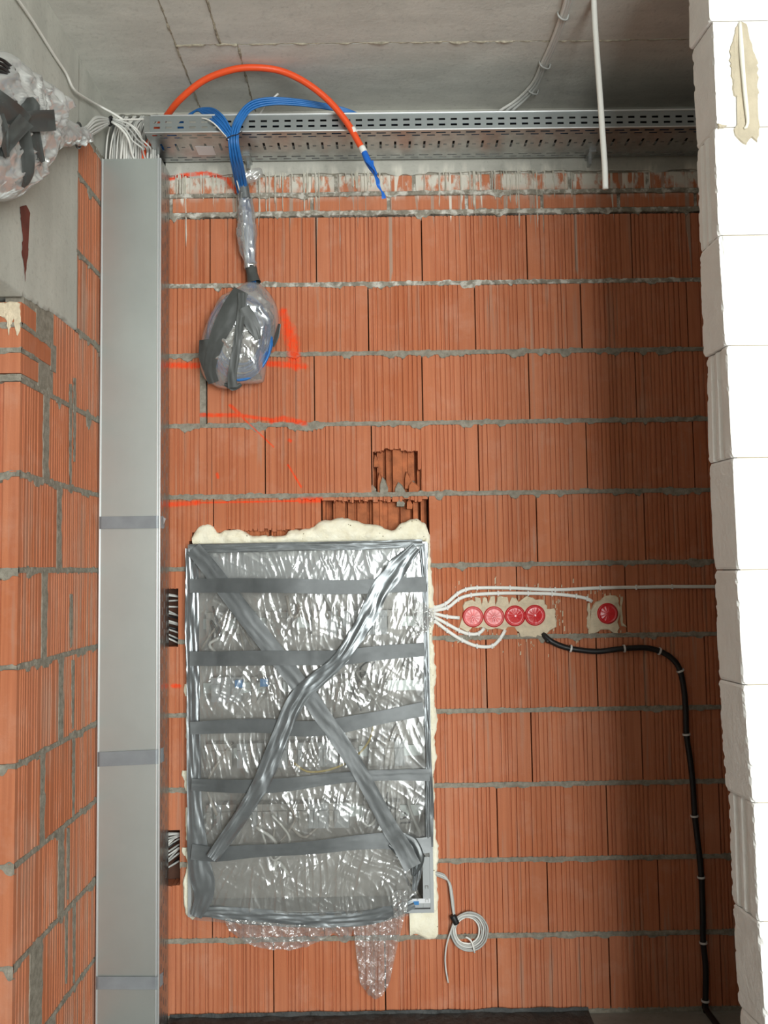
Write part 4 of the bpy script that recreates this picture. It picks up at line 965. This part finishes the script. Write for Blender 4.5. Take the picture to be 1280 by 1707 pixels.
# the plane above slants with the wall so the parcel lies beside it
bv2 = [np.array([max(p[0], XL + 0.008), p[1], p[2]]) if p[1] > -1.5 else p for p in bv2]
obj('plastic_bag', bv2, bf2, FILMW, bag2, True); bvh2 = BVHTree.FromPolygons([tuple(p) for p in bv2], bf2)
for k, (poly, w) in enumerate([([(-12, 160), (10, 178), (30, 196), (44, 206)], [24, 26, 28, 24]), ([(30, 204), (55, 202), (80, 201), (92, 200)], [24, 27, 28, 27]), ([(44, 200), (28, 218), (12, 240), (4, 262)], [24, 22, 20, 10]),
                               ([(0, 190), (6, 220), (12, 262)], [10, 16, 6]), ([(38, 210), (43, 240), (47, 270), (45, 300), (38, 312)], [16, 17, 18, 16, 5]), ([(52, 208), (60, 232), (68, 258), (72, 270)], [16, 15, 10, 6]),
                               ([(50, 162), (51, 175), (48, 192), (44, 202)], [8, 24, 26, 14]), ([(28, 168), (26, 176), (30, 186)], [3, 7, 3])]):
    cast_tape(bvh2, poly, [q * 1.3 for q in w], TAPEK, 'tape_strip', bag2, 0.004, 60 + k, 0.002, smooth=4)
sleeve([WX(76, 228, -0.885), WX(92, 224, -0.89), WX(112, 222, -0.90), WX(130, 226, -0.905), WX(146, 228, -0.912)], [0.042, 0.040, 0.036, 0.032, 0.016], FILMW, 'plastic_neck', bag2, 15, 0.010)
sleeve([W(131, 216, -0.54), W(133, 235, -0.54)], [0.012, 0.010], TAPEK, 'tape_ring', bag2, 16, 0.001) if False else None
ringP = [WX(131, 226, -0.905) + np.array([0.004 * math.sin(a), -0.036 * math.cos(a) * 0.8, 0.036 * math.sin(a)]) for a in np.linspace(0, 2 * math.pi, 15)]
tube_obj('tape_ring', ringP, 0.0035, TAPEK, bag2, segs=5, cap=False)
r = random.Random(9)
for i in range(12):
    a = 2 * math.pi * i / 12; q = (math.cos(a) * 8, math.sin(a) * 11)
    tube_obj('cable', [WX(110 + q[0] * 0.3, 224 + q[1], -0.895), WX(140, 222 + q[1] * 0.8, -0.91), WX(160, 208 + q[1] * 1.15, -0.915 + 0.008 * math.cos(a)), W(182, 202 + q[1] * 0.35, -0.175 + 0.006 * math.cos(a))], 0.0035, r.choice([GREYC, PALE, PALE]), bag2, segs=6)
for i in range(4):
    tube_obj('cable', [WX(-20, 92 + 9 * i, -0.87), WX(4, 100 + 7 * i, -0.855), WX(24, 116 + 6 * i, -0.862)], 0.004, BLACK, bag2, segs=6)
cv = [W(184, 202, -0.172) + np.array([0.004 * math.sin(a), 0.012 * math.cos(a), 0.013 * math.sin(a)]) for a in np.linspace(0, 2 * math.pi, 13)]
tag(tube_obj('cable_tie', cv, 0.005, BLACK, segs=6, cap=False), 'black tape tie around the grey cables above the trunking', 'cable tie')

# ---- ceiling cable run and the hanging end
for i, dx in enumerate((-4.5, 0, 4.0)):
    top_cable('cable', ['pale ceiling cable running to the tray, left of the three', 'pale ceiling cable running to the tray, middle of the three', 'pale ceiling cable running to the tray, right of the three'][i],
              [WZ(950 + dx * (1.8 if i == 2 else 1), -14, ZC - 0.008), WZ(944 + dx, 12, ZC - 0.008), WZ(934 + dx, 42, ZC - 0.009), WZ(920 + dx, 78, ZC - 0.008), WZ(907 + dx, 106, ZC - 0.008), WZ(897 + dx, 130, ZC - 0.009), WZ(886 + dx * 1.3, 148, ZC - 0.012), WZ(866 + dx * 1.6, 168, ZC - 0.02), WZ(842 + dx * 2.5, 186, ZC - 0.04)], 0.0052, [WHITE, PALE, PALE][i])
for k, (x, y) in enumerate(((938, 22), (908, 104), (888, 147))):
    a = WZ(x - 9, y - 2, ZC - 0.001); b = WZ(x + 9, y + 3, ZC - 0.001); c = MB(); m_ = (a + b) / 2
    tv, tf = tube([a, a + (0.004, 0, -0.014), m_ + (0, 0, -0.019), b + (-0.004, 0, -0.014), b], 0.003, segs=6, step=0.004)
    tag(obj('cable_clamp', tv, tf, GREYC, None, True), ['grey clamp on the ceiling cables at the top frame edge', 'grey clamp on the ceiling cables halfway down the run', 'grey clamp on the ceiling cables nearest the tray'][k], 'clamp')
top_cable('cable', 'white cable hanging free from the ceiling in front of the tray', [np.array([W(989, -60, -0.6)[0], -0.6, ZC + 0.002]), W(989, -20, -0.6), W(991, 30, -0.6), W(995, 90, -0.595), W(1000, 160, -0.59), W(1004, 220, -0.59), W(1008, 280, -0.59), W(1009, 315, -0.59)], 0.0085, WHITE, segs=10)

# ================================================================== wrapped distribution board
PY = -0.028
pc = lambda x, y, Y=PY: W(x, y, Y)
board = thing('distribution_board', 'large recessed electrical cabinet wrapped in clear film with crossed silver duct tape', 'electrical cabinet', W(517, 1530, 0.0))
c = MB(); x0, x1 = W(316, 1200)[0], W(717, 1200)[0]; z0, z1 = W(517, 1520)[2], W(517, 906)[2]; t = 0.012
c.box((x0, PY + 0.002, z0), (x0 + t, 0.112, z1)); c.box((x1 - t, PY + 0.002, z0), (x1, 0.112, z1)); c.box((x0 + t, PY + 0.002, z0), (x1 - t, 0.112, z0 + t)); c.box((x0 + t, PY + 0.002, z1 - t), (x1 - t, 0.112, z1))
c.build('frame', FRAME, board)
MB().box((x0 + t, 0.10, z0 + t), (x1 - t, 0.108, z1 - t)).build('back_plate', PLATE, board)
MB().box((x0 + t, 0.02, W(517, 972)[2]), (x1 - t, 0.03, z1 - t)).build('cover_plate', FRAME, board)
r = random.Random(2)
for yy in (1040, 1150, 1262, 1365):
    z = W(517, yy)[2]
    MB().box((x0 + 0.03, 0.085, z - 0.018), (x1 - 0.03, 0.099, z + 0.018)).build('mounting_rail', GALV, board)
    x = x0 + 0.05
    while x < x1 - 0.09:
        w = r.choice([0.0176, 0.0176, 0.035, 0.0528])
        if r.random() < 0.8: MB().box((x, 0.035, z - 0.042), (x + w - 0.0008, 0.085, z + 0.042)).box((x + 0.002, 0.024, z - 0.02), (x + w - 0.003, 0.035, z + 0.02)).build('breaker', r.choice([MODULE, MODULE, PLATE, FRAME]), board)
        x += w
for i in range(26):
    xa = r.uniform(x0 + 0.04, x1 - 0.04); za = r.uniform(z0 + 0.05, z1 - 0.2); P = [np.array([xa, 0.05, za])]
    for k in range(4): P.append(P[-1] + np.array([r.uniform(-0.08, 0.08), r.uniform(-0.035, 0.01), r.uniform(-0.12, 0.12)]))
    P = [np.clip(p, (x0 + 0.02, 0.0, z0 + 0.02), (x1 - 0.02, 0.06, z1 - 0.16)) for p in P]
    tube_obj('wire', P, r.choice([0.003, 0.004, 0.006]), r.choice([LOOM, LOOM, GREYC, BLACK, PALE]), board, segs=6)
tube_obj('yellow_wire', [W(622, 1190, 0.0), W(620, 1222, -0.01), W(606, 1248, -0.012), W(580, 1270, -0.012), W(545, 1284, -0.012), W(512, 1286, -0.01), W(490, 1272, 0.0)], 0.004, YELLOW, board, segs=6)
for x, y in ((398, 1140), (440, 1138)):
    p = W(x, y, -0.008); MB().box((p[0] - 0.013, -0.012, p[2] - 0.013), (p[0] + 0.013, 0.02, p[2] + 0.013)).build('terminal', BLUEL, board)

# film: crumpled height field stretched over the frame
TAPES_PX = {
    'h1': ([(316, 977), (360, 976), (420, 976), (500, 977), (560, 979), (610, 978), (640, 976), (680, 975), (711, 974)], [23, 24, 24, 24, 23, 24, 25]),
    'h2': ([(316, 1098), (360, 1098), (440, 1097), (520, 1097), (570, 1096), (620, 1090), (660, 1086), (708, 1083)], [24, 25, 25, 24, 25, 24, 22]),
    'h3': ([(317, 1214), (380, 1211), (440, 1210), (500, 1215), (550, 1212), (600, 1203), (650, 1193), (706, 1182)], [21, 23, 24, 26, 26, 22, 24]),
    'h4': ([(319, 1308), (360, 1310), (420, 1311), (480, 1308), (540, 1300), (600, 1294), (660, 1292), (716, 1292)], [20, 22, 24, 20, 18, 18, 20]),
    'h5': ([(319, 1420), (360, 1424), (420, 1419), (480, 1416), (540, 1411), (600, 1404), (650, 1402), (690, 1410), (719, 1408)], [26, 24, 20, 22, 24, 28, 26]),
    'd1': ([(322, 914), (350, 948), (400, 1014), (450, 1078), (490, 1130), (520, 1168), (545, 1205), (570, 1240), (600, 1287), (622, 1328), (650, 1380), (668, 1408), (688, 1446)], [26, 29, 31, 31, 30, 29, 28, 26, 26, 28, 30]),
    'd2': ([(694, 912), (672, 935), (652, 960), (632, 986), (612, 1030), (590, 1066), (566, 1100), (535, 1128), (505, 1154), (486, 1182), (472, 1215), (452, 1266), (436, 1304), (415, 1340), (385, 1386), (352, 1432)], [18, 34, 30, 30, 26, 24, 28, 30, 28, 30, 28, 24, 24, 20]),
}
nxg, nzg = 250, 390
gx = np.linspace(0, 1, nxg); gy = np.linspace(0, 1, nzg)
def edge_px(u, v):
    L = 313 + 6 * v; Rr = 708 + 12 * v; T = 907 - 4 * u; Bt = 1533 + 10 * math.sin(math.pi * min(1, u * 1.15)) - 30 * max(0, u - 0.75) ** 1.0 * 1.4
    return L + (Rr - L) * u, T + (Bt - T) * v
PX = np.zeros((nxg, nzg)); PYX = np.zeros((nxg, nzg)); GX = np.zeros((nxg, nzg)); GZ = np.zeros((nxg, nzg))
for i, a in enumerate(gx):
    for j, b in enumerate(gy):
        q = edge_px(a, b); w = W(q[0], q[1], PY); PX[i, j], PYX[i, j] = q; GX[i, j], GZ[i, j] = w[0], w[2]
dist = np.full((nxg, nzg), 1e3)
for poly, w in TAPES_PX.values():
    for a, b in zip(poly[:-1], poly[1:]):
        a, b = np.array(a, float), np.array(b, float); d = b - a; tt = np.clip(((PX - a[0]) * d[0] + (PYX - a[1]) * d[1]) / d.dot(d), 0, 1)
        dist = np.minimum(dist, np.hypot(PX - a[0] - tt * d[0], PYX - a[1] - tt * d[1]))
H = 0.010 * (fbm(GX * 7, GZ * 7, 3) - 0.3)
Rg = np.zeros_like(H)
for k, (th, fa, fc, am) in enumerate(((0.02, 2.5, 40, 1.0), (0.22, 2.5, 60, 0.8), (-0.25, 3, 70, 0.75), (0.5, 3, 45, 0.7), (-0.55, 3, 50, 0.7), (1.1, 4, 34, 0.5), (-0.08, 3, 110, 0.5), (0.12, 3, 130, 0.45), (-1.0, 5, 60, 0.4))):
    ua = GX * math.sin(th) + GZ * math.cos(th); uc = GX * math.cos(th) - GZ * math.sin(th); uc = uc + 0.02 * (vn(GX * 9, GZ * 9, k + 30) - 0.5) * 2
    q = 1 - np.abs(2 * vn(uc * fc, ua * fa, k + 50) - 1); wgt = np.clip((vn(GX * 5 + k * 3.3, GZ * 5 - k * 1.7, k + 70) - 0.35) * 3, 0, 1)
    Rg += am * wgt * q ** 3.2 * (40.0 / fc) ** 0.75
H = H + 0.0050 * Rg * np.clip(0.25 + (dist - 8) / 40, 0.15, 1.0)
edge = np.minimum(np.minimum(gx[:, None], 1 - gx[:, None]) * 400, np.minimum(gy[None, :], 1 - gy[None, :]) * 620)
H *= np.clip(edge / 22, 0, 1)
V = np.stack([GX, PY - 0.002 - H, GZ], -1).reshape(-1, 3)
# the lower right corner has been torn open: leave those cells out
F = []
for i in range(nxg - 1):
    for j in range(nzg - 1):
        x, y = PX[i, j], PYX[i, j]
        if x > 694 + 8 * math.sin(y * 0.11) + 4 * math.sin(y * 0.37) and y > 1424 + 6 * math.sin(x * 0.4): continue
        if x > 680 and y > 1494 + 5 * math.sin(x * 0.5): continue
        F.append((i * nzg + j, (i + 1) * nzg + j, (i + 1) * nzg + j + 1, i * nzg + j + 1))
obj('film', V, F, FILM, board, True)
Hs = 0.010 * (fbm(GX * 7, GZ * 7, 3) - 0.3) + 0.0032; Hs *= np.clip(edge / 22, 0, 1)
si, sj = np.arange(0, nxg, 3), np.arange(0, nzg, 3)
Vs = np.stack([GX, PY - 0.002 - Hs, GZ], -1)[np.ix_(si, sj)].reshape(-1, 3)
bvhF = BVHTree.FromPolygons([tuple(p) for p in Vs], grid_faces(len(si), len(sj)))
order = ['h1', 'h2', 'h3', 'h4', 'h5', 'd1', 'd2']
for k, key in enumerate(order):
    poly, w = TAPES_PX[key]
    cast_tape(bvhF, poly, w, TAPE if key[0] == 'h' or key == 'd1' else TAPES, 'duct_tape', board, 0.0042 + 0.0014 * (key[0] == 'd') + 0.0014 * (key == 'd2'), 80 + k * 3, 0.0009 if key == 'd2' else 0.0003, nw=10, along=0.006 if key == 'd2' else (0.0005 if key in ('h4', 'd1') else 0.0002), smooth=9)
# tape folded round the edges
for k, (poly, w, al) in enumerate([([(316, 914), (400, 913), (480, 911), (560, 910), (640, 908), (704, 905)], [14, 15, 14, 15, 12], 0.002),
                                   ([(318, 914), (320, 980), (320, 1060), (322, 1140), (322, 1210), (323, 1280), (324, 1340), (328, 1400), (332, 1440), (340, 1490), (326, 1528)], [18, 22, 24, 22, 22, 22, 24, 24, 34, 40, 20], 0.0025),
                                   ([(706, 906), (708, 960), (709, 1040), (711, 1120), (712, 1200), (715, 1280), (716, 1340), (716, 1412)], [16, 8, 5, 8, 9, 9, 14, 12], 0.003),
                                   ([(322, 1522), (350, 1520), (400, 1526), (450, 1530), (500, 1534), (560, 1533), (610, 1530), (650, 1521), (690, 1506)], [12, 22, 28, 26, 24, 26, 26, 24, 16], 0.004),
                                   ([(656, 1398), (680, 1416), (692, 1438), (688, 1460)], [30, 46, 34, 6], 0.012),
                                   ([(700, 1425), (696, 1455), (690, 1485)], [10, 14, 8], 0.008)]):
    cast_tape(bvhF, poly, w, TAPES if k != 4 else TAPE, 'edge_tape', board, 0.0028 if k < 4 else 0.008, 140 + k * 3, 0.0012, nw=12, along=al, smooth=3)
# exposed corner of the cabinet frame with its labels
c = MB(); a = W(704, 1428, PY); b = W(717, 1512, PY)
c.box((a[0], PY - 0.004, b[2]), (b[0], PY + 0.001, a[2])); a2 = W(684, 1499, PY); c.box((a2[0], PY - 0.004, b[2]), (a[0] - 0.0005, PY + 0.001, W(700, 1500, PY)[2])); c.build('corner_profile', FRAME, board)
a = W(683, 1497, PY); b = W(717, 1504, PY); MB().box((a[0], PY - 0.0075, b[2]), (b[0], PY - 0.0045, a[2])).build('white_strip', LABELW, board)
a = W(686, 1501, PY); b = W(698, 1507, PY); MB().box((a[0], PY - 0.0085, b[2]), (b[0], PY - 0.0045, a[2])).build('blue_label', BLUEL, board)
for y in (1478, 1500):
    p = W(711, y, PY); c = MB(); s = 0.0045
    c.box((p[0] - s, PY - 0.009, p[2] - s), (p[0] - s + 0.0012, PY - 0.004, p[2] + s)); c.box((p[0] - s, PY - 0.009, p[2] + s), (p[0] + s, PY - 0.004, p[2] + s + 0.0012)); c.box((p[0] + s, PY - 0.009, p[2] - s), (p[0] + s + 0.0012, PY - 0.004, p[2] + s + 0.001)); c.build('slot_mark', MODULE, board)
# loose film hanging under the cabinet
def flap(top, bot, nu, nv, seed, amp, Y0, Y1, name='loose_film'):
    T = spline([np.array([*p, 0.0]) for p in top], 2)[:, :2]; Bm = spline([np.array([*p, 0.0]) for p in bot], 2)[:, :2]; V = []
    for i in range(nu):
        t = i / (nu - 1); a = T[int(t * (len(T) - 1))]; b = Bm[int(t * (len(Bm) - 1))]
        for j in range(nv):
            s = j / (nv - 1); p = a + (b - a) * s
            if j == nv - 1: p = p + np.array([0, 5 * (fbm(i * 0.3, 1, seed) - 0.5)])
            q = W(p[0], p[1], 0); x, z = q[0], q[2]
            h = amp * ((1 - abs(2 * vn(x * 55, z * 25, seed) - 1)) ** 2 + (1 - abs(2 * vn(x * 40 + z * 40, z * 40 - x * 30, seed + 3) - 1)) ** 2) + 0.3 * amp * fbm(x * 140, z * 140, seed + 6)
            V.append(W(p[0], p[1], Y0 + (Y1 - Y0) * s - h))
    return obj(name, V, grid_faces(nu, nv), FILMC, board, True)
flap([(372, 1530), (430, 1536), (500, 1542), (560, 1545)], [(382, 1552), (420, 1576), (480, 1584), (520, 1574), (545, 1562), (562, 1552)], 80, 40, 21, 0.014, -0.034, -0.012)
flap([(588, 1545), (620, 1540), (650, 1530), (682, 1495)], [(600, 1640), (617, 1660), (632, 1664), (648, 1640), (655, 1610)], 70, 110, 23, 0.016, -0.04, -0.010)
flap([(545, 1540), (570, 1545), (590, 1543)], [(556, 1556), (572, 1570), (584, 1566)], 24, 16, 25, 0.01, -0.036, -0.014)
flap([(652, 1490), (664, 1484), (678, 1484)], [(656, 1530), (668, 1532), (680, 1515)], 20, 24, 27, 0.012, -0.04, -0.036)
flap([(690, 1000), (705, 1004), (724, 1022)], [(690, 1062), (706, 1058), (724, 1040)], 24, 30, 29, 0.014, -0.038, -0.03)

# ---- expanding foam round the cabinet
foam = thing('foam_fill', 'cream expanding foam squeezed out around the wrapped cabinet', 'foam', W(517, 900, 0.0))
def foam_strip(A, B, prot, seed, name='foam_bead', step=3, nv=14, rag=2.5):
    """A, B : px polylines of both borders"""
    a = spline([np.array([*p, 0.0]) for p in A], step)[:, :2]; n = len(a); bb = spline([np.array([*p, 0.0]) for p in B], step)[:, :2]; V = []
    for i in range(n):
        b = bb[int(round(i / (n - 1) * (len(bb) - 1)))]; pa = a[i] + (b - a[i]) / (np.linalg.norm(b - a[i]) + 1e-6) * (-rag) * (fbm(i * 0.35, 0, seed) * 2 - 1)
        for j in range(nv):
            s = j / (nv - 1); p = pa + (b - pa) * s; q = W(p[0], p[1], 0)
            h = prot * math.sin(math.pi * min(1, 0.04 + s * 0.92)) ** 0.55 * (0.55 + 0.9 * fbm(q[0] * 28, q[2] * 28, seed)) + 0.003 * (fbm(q[0] * 130, q[2] * 130, seed + 4) - 0.5)
            if j in (0, nv - 1): h = -0.014
            V.append((q[0], -h, q[2]))
    return obj(name, V, grid_faces(n, nv), FOAM, foam, True)
foam_strip([(321, 893), (328, 880), (338, 875), (350, 873), (358, 880), (364, 889), (374, 884), (392, 882), (408, 886), (420, 893), (440, 891), (462, 895), (476, 892), (484, 884), (505, 882), (522, 876), (533, 868), (550, 867), (570, 864), (592, 867), (606, 872), (622, 873), (640, 879), (656, 883), (668, 873), (690, 866), (704, 869), (712, 878), (716, 892)],
           [(324, 910), (420, 909), (520, 906), (620, 905), (700, 903), (712, 903)], 0.022, 3)
foam_strip([(717, 890), (718, 930), (721, 965), (723, 1000), (723, 1040), (721, 1062), (724, 1090), (728, 1120), (724, 1150), (727, 1180), (730, 1205), (725, 1228), (728, 1258), (723, 1290), (725, 1325), (723, 1350), (727, 1390), (732, 1415), (729, 1440), (727, 1462), (731, 1490), (730, 1515)],
           [(706, 898), (709, 960), (711, 1040), (712, 1120), (713, 1200), (715, 1290), (717, 1380), (718, 1440), (717, 1512)], 0.018, 9, rag=3.0)
foam_strip([(683, 1562), (695, 1558), (705, 1564), (716, 1567), (726, 1566), (730, 1560)], [(682, 1517), (690, 1514), (700, 1513), (712, 1512), (722, 1511), (729, 1506)], 0.016, 14, rag=2.0)
foam_strip([(308, 1418), (311, 1440), (306, 1470), (305, 1500), (309, 1520), (320, 1532)], [(317, 1418), (317, 1440), (317, 1470), (318, 1500), (320, 1515), (326, 1528)], 0.013, 17, rag=2.0)
for k, (x, y0, y1, w) in enumerate(((311, 1140, 1160, 4), (309, 1284, 1300, 7), (311, 1300, 1318, 4), (312, 1345, 1400, 3), (308, 1412, 1426, 5), (313, 1190, 1260, 2.5))):
    foam_strip([(x - w, y0), (x - w * 1.2, (y0 + y1) / 2), (x - w * 0.4, y1)], [(x + w, y0), (x + w, (y0 + y1) / 2), (x + w * 0.5, y1)], 0.006, 30 + k, 'foam_crumb', rag=1.5, nv=8)

# ================================================================== sockets and surface cables on the right
def lid(px, py, rp, label, seed, cone):
    c = W(px, py); rad = rp / 480.0; t = thing('junction_box', label, 'junction box', (c[0], 0.0, c[2]), None)
    n = 36; r = random.Random(seed); prof = [(1.04, 0.004), (1.05, -0.0062), (1.0, -0.0085), (0.93, -0.0085), (0.91, -0.0068)]
    V = []; rings = prof + [(q, -0.0068 - 0.0045 * cone * (1 - q / 0.91)) for q in (0.78, 0.6, 0.42, 0.25, 0.1)]
    for q, y in rings:
        for k in range(n):
            a = 2 * math.pi * k / n; w = 0.0011 * (1 if k % 3 == 0 else 0) * (q < 0.9) * (q > 0.09) * (0.4 + 0.8 * r.random()); V.append((c[0] + rad * q * math.cos(a), y + w + 0.0006 * (fbm(q * 6 * math.cos(a), q * 6 * math.sin(a), seed) - 0.5), c[2] + rad * q * math.sin(a)))
    F = [(i * n + k, i * n + (k + 1) % n, (i + 1) * n + (k + 1) % n, (i + 1) * n + k) for i in range(len(rings) - 1) for k in range(n)]; V.append((c[0], rings[-1][1], c[2])); F += [((len(rings) - 1) * n + k, (len(rings) - 1) * n + (k + 1) % n, len(V) - 1) for k in range(n)]
    obj('lid', V, F, RED_GLARE if cone < 0.6 else RED, t, True)
    V = []
    for y, q in ((-0.0088, 1.045), (-0.0068, 1.12), (0.004, 1.12), (0.004, 0.9)):
        for k in range(n): a = 2 * math.pi * k / n; V.append((c[0] + rad * q * math.cos(a), y, c[2] + rad * q * math.sin(a)))
    F = [(i * n + k, i * n + (k + 1) % n, (i + 1) * n + (k + 1) % n, (i + 1) * n + k) for i in range(3) for k in range(n)]; obj('rim', V, F, RED, t, True)
    mk = MB()
    if cone < 0.6:   # raised mould marks: an upward arrow over a small oval
        d = rad
        for (x0, z0, x1, z1) in ((-0.25, -0.15, 0, 0.12), (0.25, -0.15, 0, 0.12), (0, -0.1, 0, 0.1)):
            v, f = tube([(c[0] + d * x0, -0.0105, c[2] + d * z0), (c[0] + d * x1, -0.0105, c[2] + d * z1)], 0.0011, segs=5, step=0.01); mk.add(v, f)
        ov = [(c[0] + d * 0.13 * math.cos(a), -0.0105, c[2] - d * 0.38 + d * 0.18 * math.sin(a)) for a in np.linspace(0, 2 * math.pi, 11)]
        v, f = tube(ov, 0.0011, segs=5, step=0.01); mk.add(v, f)
    else:
        v, f = tube([(c[0], -0.0105 - 0.001, c[2]), (c[0], -0.0150, c[2])], 0.0035, segs=8, step=0.01); mk.add(v, f)
    mk.build('boss', RED, t)
    return t
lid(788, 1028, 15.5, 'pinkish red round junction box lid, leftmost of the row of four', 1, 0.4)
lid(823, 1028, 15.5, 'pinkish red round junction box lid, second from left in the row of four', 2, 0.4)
lid(858, 1026.5, 15.5, 'red round junction box lid, third from left in the row of four', 3, 1.0)
lid(891, 1025.5, 15.5, 'red round junction box lid, rightmost of the row of four', 4, 1.0)
lid(1012, 1022.5, 15.5, 'single red round junction box lid standing apart on the right in its plaster patch', 5, 0.8)
CB = -0.006
def flatc(P): return [W(x, y, CB if i else -0.03) for i, (x, y) in enumerate(P)]
for lab, P in (('top white flat cable running from the cabinet across to the white block partition', [(716, 1018), (724, 1013), (742, 1007), (762, 990), (776, 983), (795, 980), (850, 980), (925, 983), (1000, 980), (1060, 979), (1120, 978), (1200, 978), (1260, 977)]),
               ('white flat cable ending beside the single red junction box', [(716, 1022), (724, 1018), (746, 1013), (764, 999), (785, 992), (830, 989), (880, 989), (920, 990), (960, 994), (978, 998), (987, 1003)]),
               ('short white cable ending just left of the red junction boxes', [(716, 1026), (724, 1023), (745, 1028), (766, 1030)]),
               ('white cable bent up below the second junction box', [(716, 1030), (724, 1029), (745, 1040), (765, 1051), (782, 1057), (798, 1056), (807, 1047)]),
               ('lowest white cable looping down and up to the third junction box', [(716, 1034), (724, 1035), (745, 1051), (770, 1067), (795, 1077), (820, 1077), (834, 1064), (842, 1050)])):
    o = top_cable('cable', lab, flatc(P), 0.0062, WHITE, segs=10, flat=0.62, up=(0, -1, 0))
    C = spline(flatc(P), 0.09)
    for k in range(2, len(C) - 1, 2):
        p = C[k]; MB().box((p[0] - 0.0022, p[1] - 0.0055, p[2] - 0.0085), (p[0] + 0.0022, 0.0, p[2] + 0.0085)).build('clip', CLIPM, o)
BP = [(906, 1058), (914, 1066), (928, 1074), (950, 1081), (990, 1086), (1015, 1084), (1040, 1081), (1075, 1080), (1098, 1085), (1118, 1096), (1132, 1114), (1140, 1150), (1143, 1190), (1144, 1224), (1150, 1265), (1155, 1310), (1158, 1360), (1165, 1420), (1169, 1465), (1171, 1520), (1172, 1571), (1176, 1610), (1176, 1650), (1175.5, 1685)]
BB = [W(x, y, -0.012) for x, y in BP]; BB[0] = W(905, 1057, 0.002); BB.append(np.array([BB[-1][0], -0.012, 0.02])); BB.append(np.array([BB[-1][0], -0.04, 0.006])); BB.append(np.array([BB[-1][0] + 0.005, -0.3, 0.004]))
bc = top_cable('cable', 'thick black cable clipped to the brick wall curving down to the floor at right', BB, 0.0098, BLACK, segs=10)
for x, y in ((951, 1081), (1040, 1081), (1099, 1085.5), (1134, 1118), (1144, 1224), (1157.5, 1360), (1168.5, 1462), (1172, 1571), (1175.5, 1668)):
    i = int(np.argmin([math.hypot(p[0] - x, p[1] - y) for p in BP])); a, b = np.array(BP[max(0, i - 1)]), np.array(BP[min(len(BP) - 1, i + 1)]); d = (b - a) / np.linalg.norm(b - a)
    c = W(x, y, -0.012); t3 = np.array([d[0], 0, -d[1]]); s3 = np.array([d[1], 0, d[0]])
    arc = [c + s3 * 0.0125 * math.cos(q) + np.array([0, -0.0125, 0]) * math.sin(q) for q in np.linspace(-0.7, math.pi + 0.7, 12)]
    V = []
    for p in arc: V += [p - t3 * 0.0032, p + t3 * 0.0032]
    o = obj('clip', V, [(2 * k, 2 * k + 2, 2 * k + 3, 2 * k + 1) for k in range(len(arc) - 1)], CLIPM, bc); solid(o, 0.0015)
# stub at the start of the black cable
tube_obj('cable_stub', [W(908, 1062, -0.004), W(913, 1066, -0.014), W(912, 1071, -0.02)], 0.007, BLACK, bc, segs=8)

# ---- coil of grey cable at the lower right of the cabinet
coil = thing('cable_coil', 'small coil of thin grey cable with black tie hanging beside the cabinet', 'cable coil', W(785, 1560, -0.015))
for i in range(3):
    tube_obj('cable', [W(717, 1448 + 3 * i, -0.004), W(727, 1454 + 2.5 * i, -0.012), W(740, 1458 + 3 * i, -0.016), W(748 + i, 1472, -0.016), W(752 + 1.5 * i, 1498, -0.016), W(755 + i, 1520, -0.016), W(759, 1533, -0.016)], 0.0032, [GREYC, PALE, GREYC][i], coil, segs=6)
r = random.Random(17)
for i in range(5):
    rx, ry = 20 + 2.6 * i, 22 + 2.6 * i; cx, cy = 779 + 0.9 * i, 1551 + 0.5 * i; P = []
    for k in range(21):
        a = math.pi * 1.15 + 2 * math.pi * k / 20
        P.append(W(cx + rx * math.cos(a) + r.uniform(-0.5, 0.5), cy + ry * math.sin(a) + r.uniform(-0.6, 0.6), -0.012 - 0.004 * (i % 3)))
    tube_obj('loop', P, 0.0032, [WHITE, GREYC, PALE, GREYC, GREYC][i], coil, segs=6, step=0.008)
tube_obj('tail', [W(758, 1535, -0.02), W(752, 1550, -0.018), W(745, 1572, -0.014), W(742, 1595, -0.012), W(743, 1615, -0.012), W(747, 1638, -0.012)], 0.003, PALE, coil, segs=6)
tube_obj('tail', [W(776, 1562, -0.022), W(782, 1565, -0.024), W(787, 1572, -0.024), W(791, 1588, -0.022)], 0.0032, WHITE, coil, segs=6)
tube_obj('tie', [W(754, 1526, -0.018), W(758, 1533, -0.018), W(761, 1540, -0.018)], [0.0105, 0.0115, 0.0105], BLACK, coil, segs=10, step=0.004)

# ---- bundles of dark cables in the two openings beside the trunking
r = random.Random(23)
for y0, y1, lab, grp in ((984, 1066, 'thin grey cable passing through the upper wall opening beside the trunking', 'cables in the upper wall opening'), (1388, 1455, 'thin cable passing through the lower wall opening beside the trunking', 'cables in the lower wall opening')):
    for i in range(15):
        ya = y0 + (y1 - y0) * (i + r.random()) / 15; yb = min(y1 + 6, max(y0, ya + (r.uniform(4, 14) if i > 4 else r.uniform(-2, 5))))
        if grp.endswith('lower wall opening'): yb = max(y0 - 2, ya - r.uniform(14, 26) * min(1, i / 4))
        mm = r.choice([GREYC, GREYC, PALE, BLACK, BLACK])
        top_cable('cable', lab, [W(262, ya, 0.012 + r.uniform(0, 0.02)), W(280, ya * 0.7 + yb * 0.3, 0.008 + r.uniform(0, 0.02)), W(297, yb, 0.03 + r.uniform(0, 0.02)), W(303, yb, 0.064)], 0.0034, mm, grp, segs=6, step=0.02)
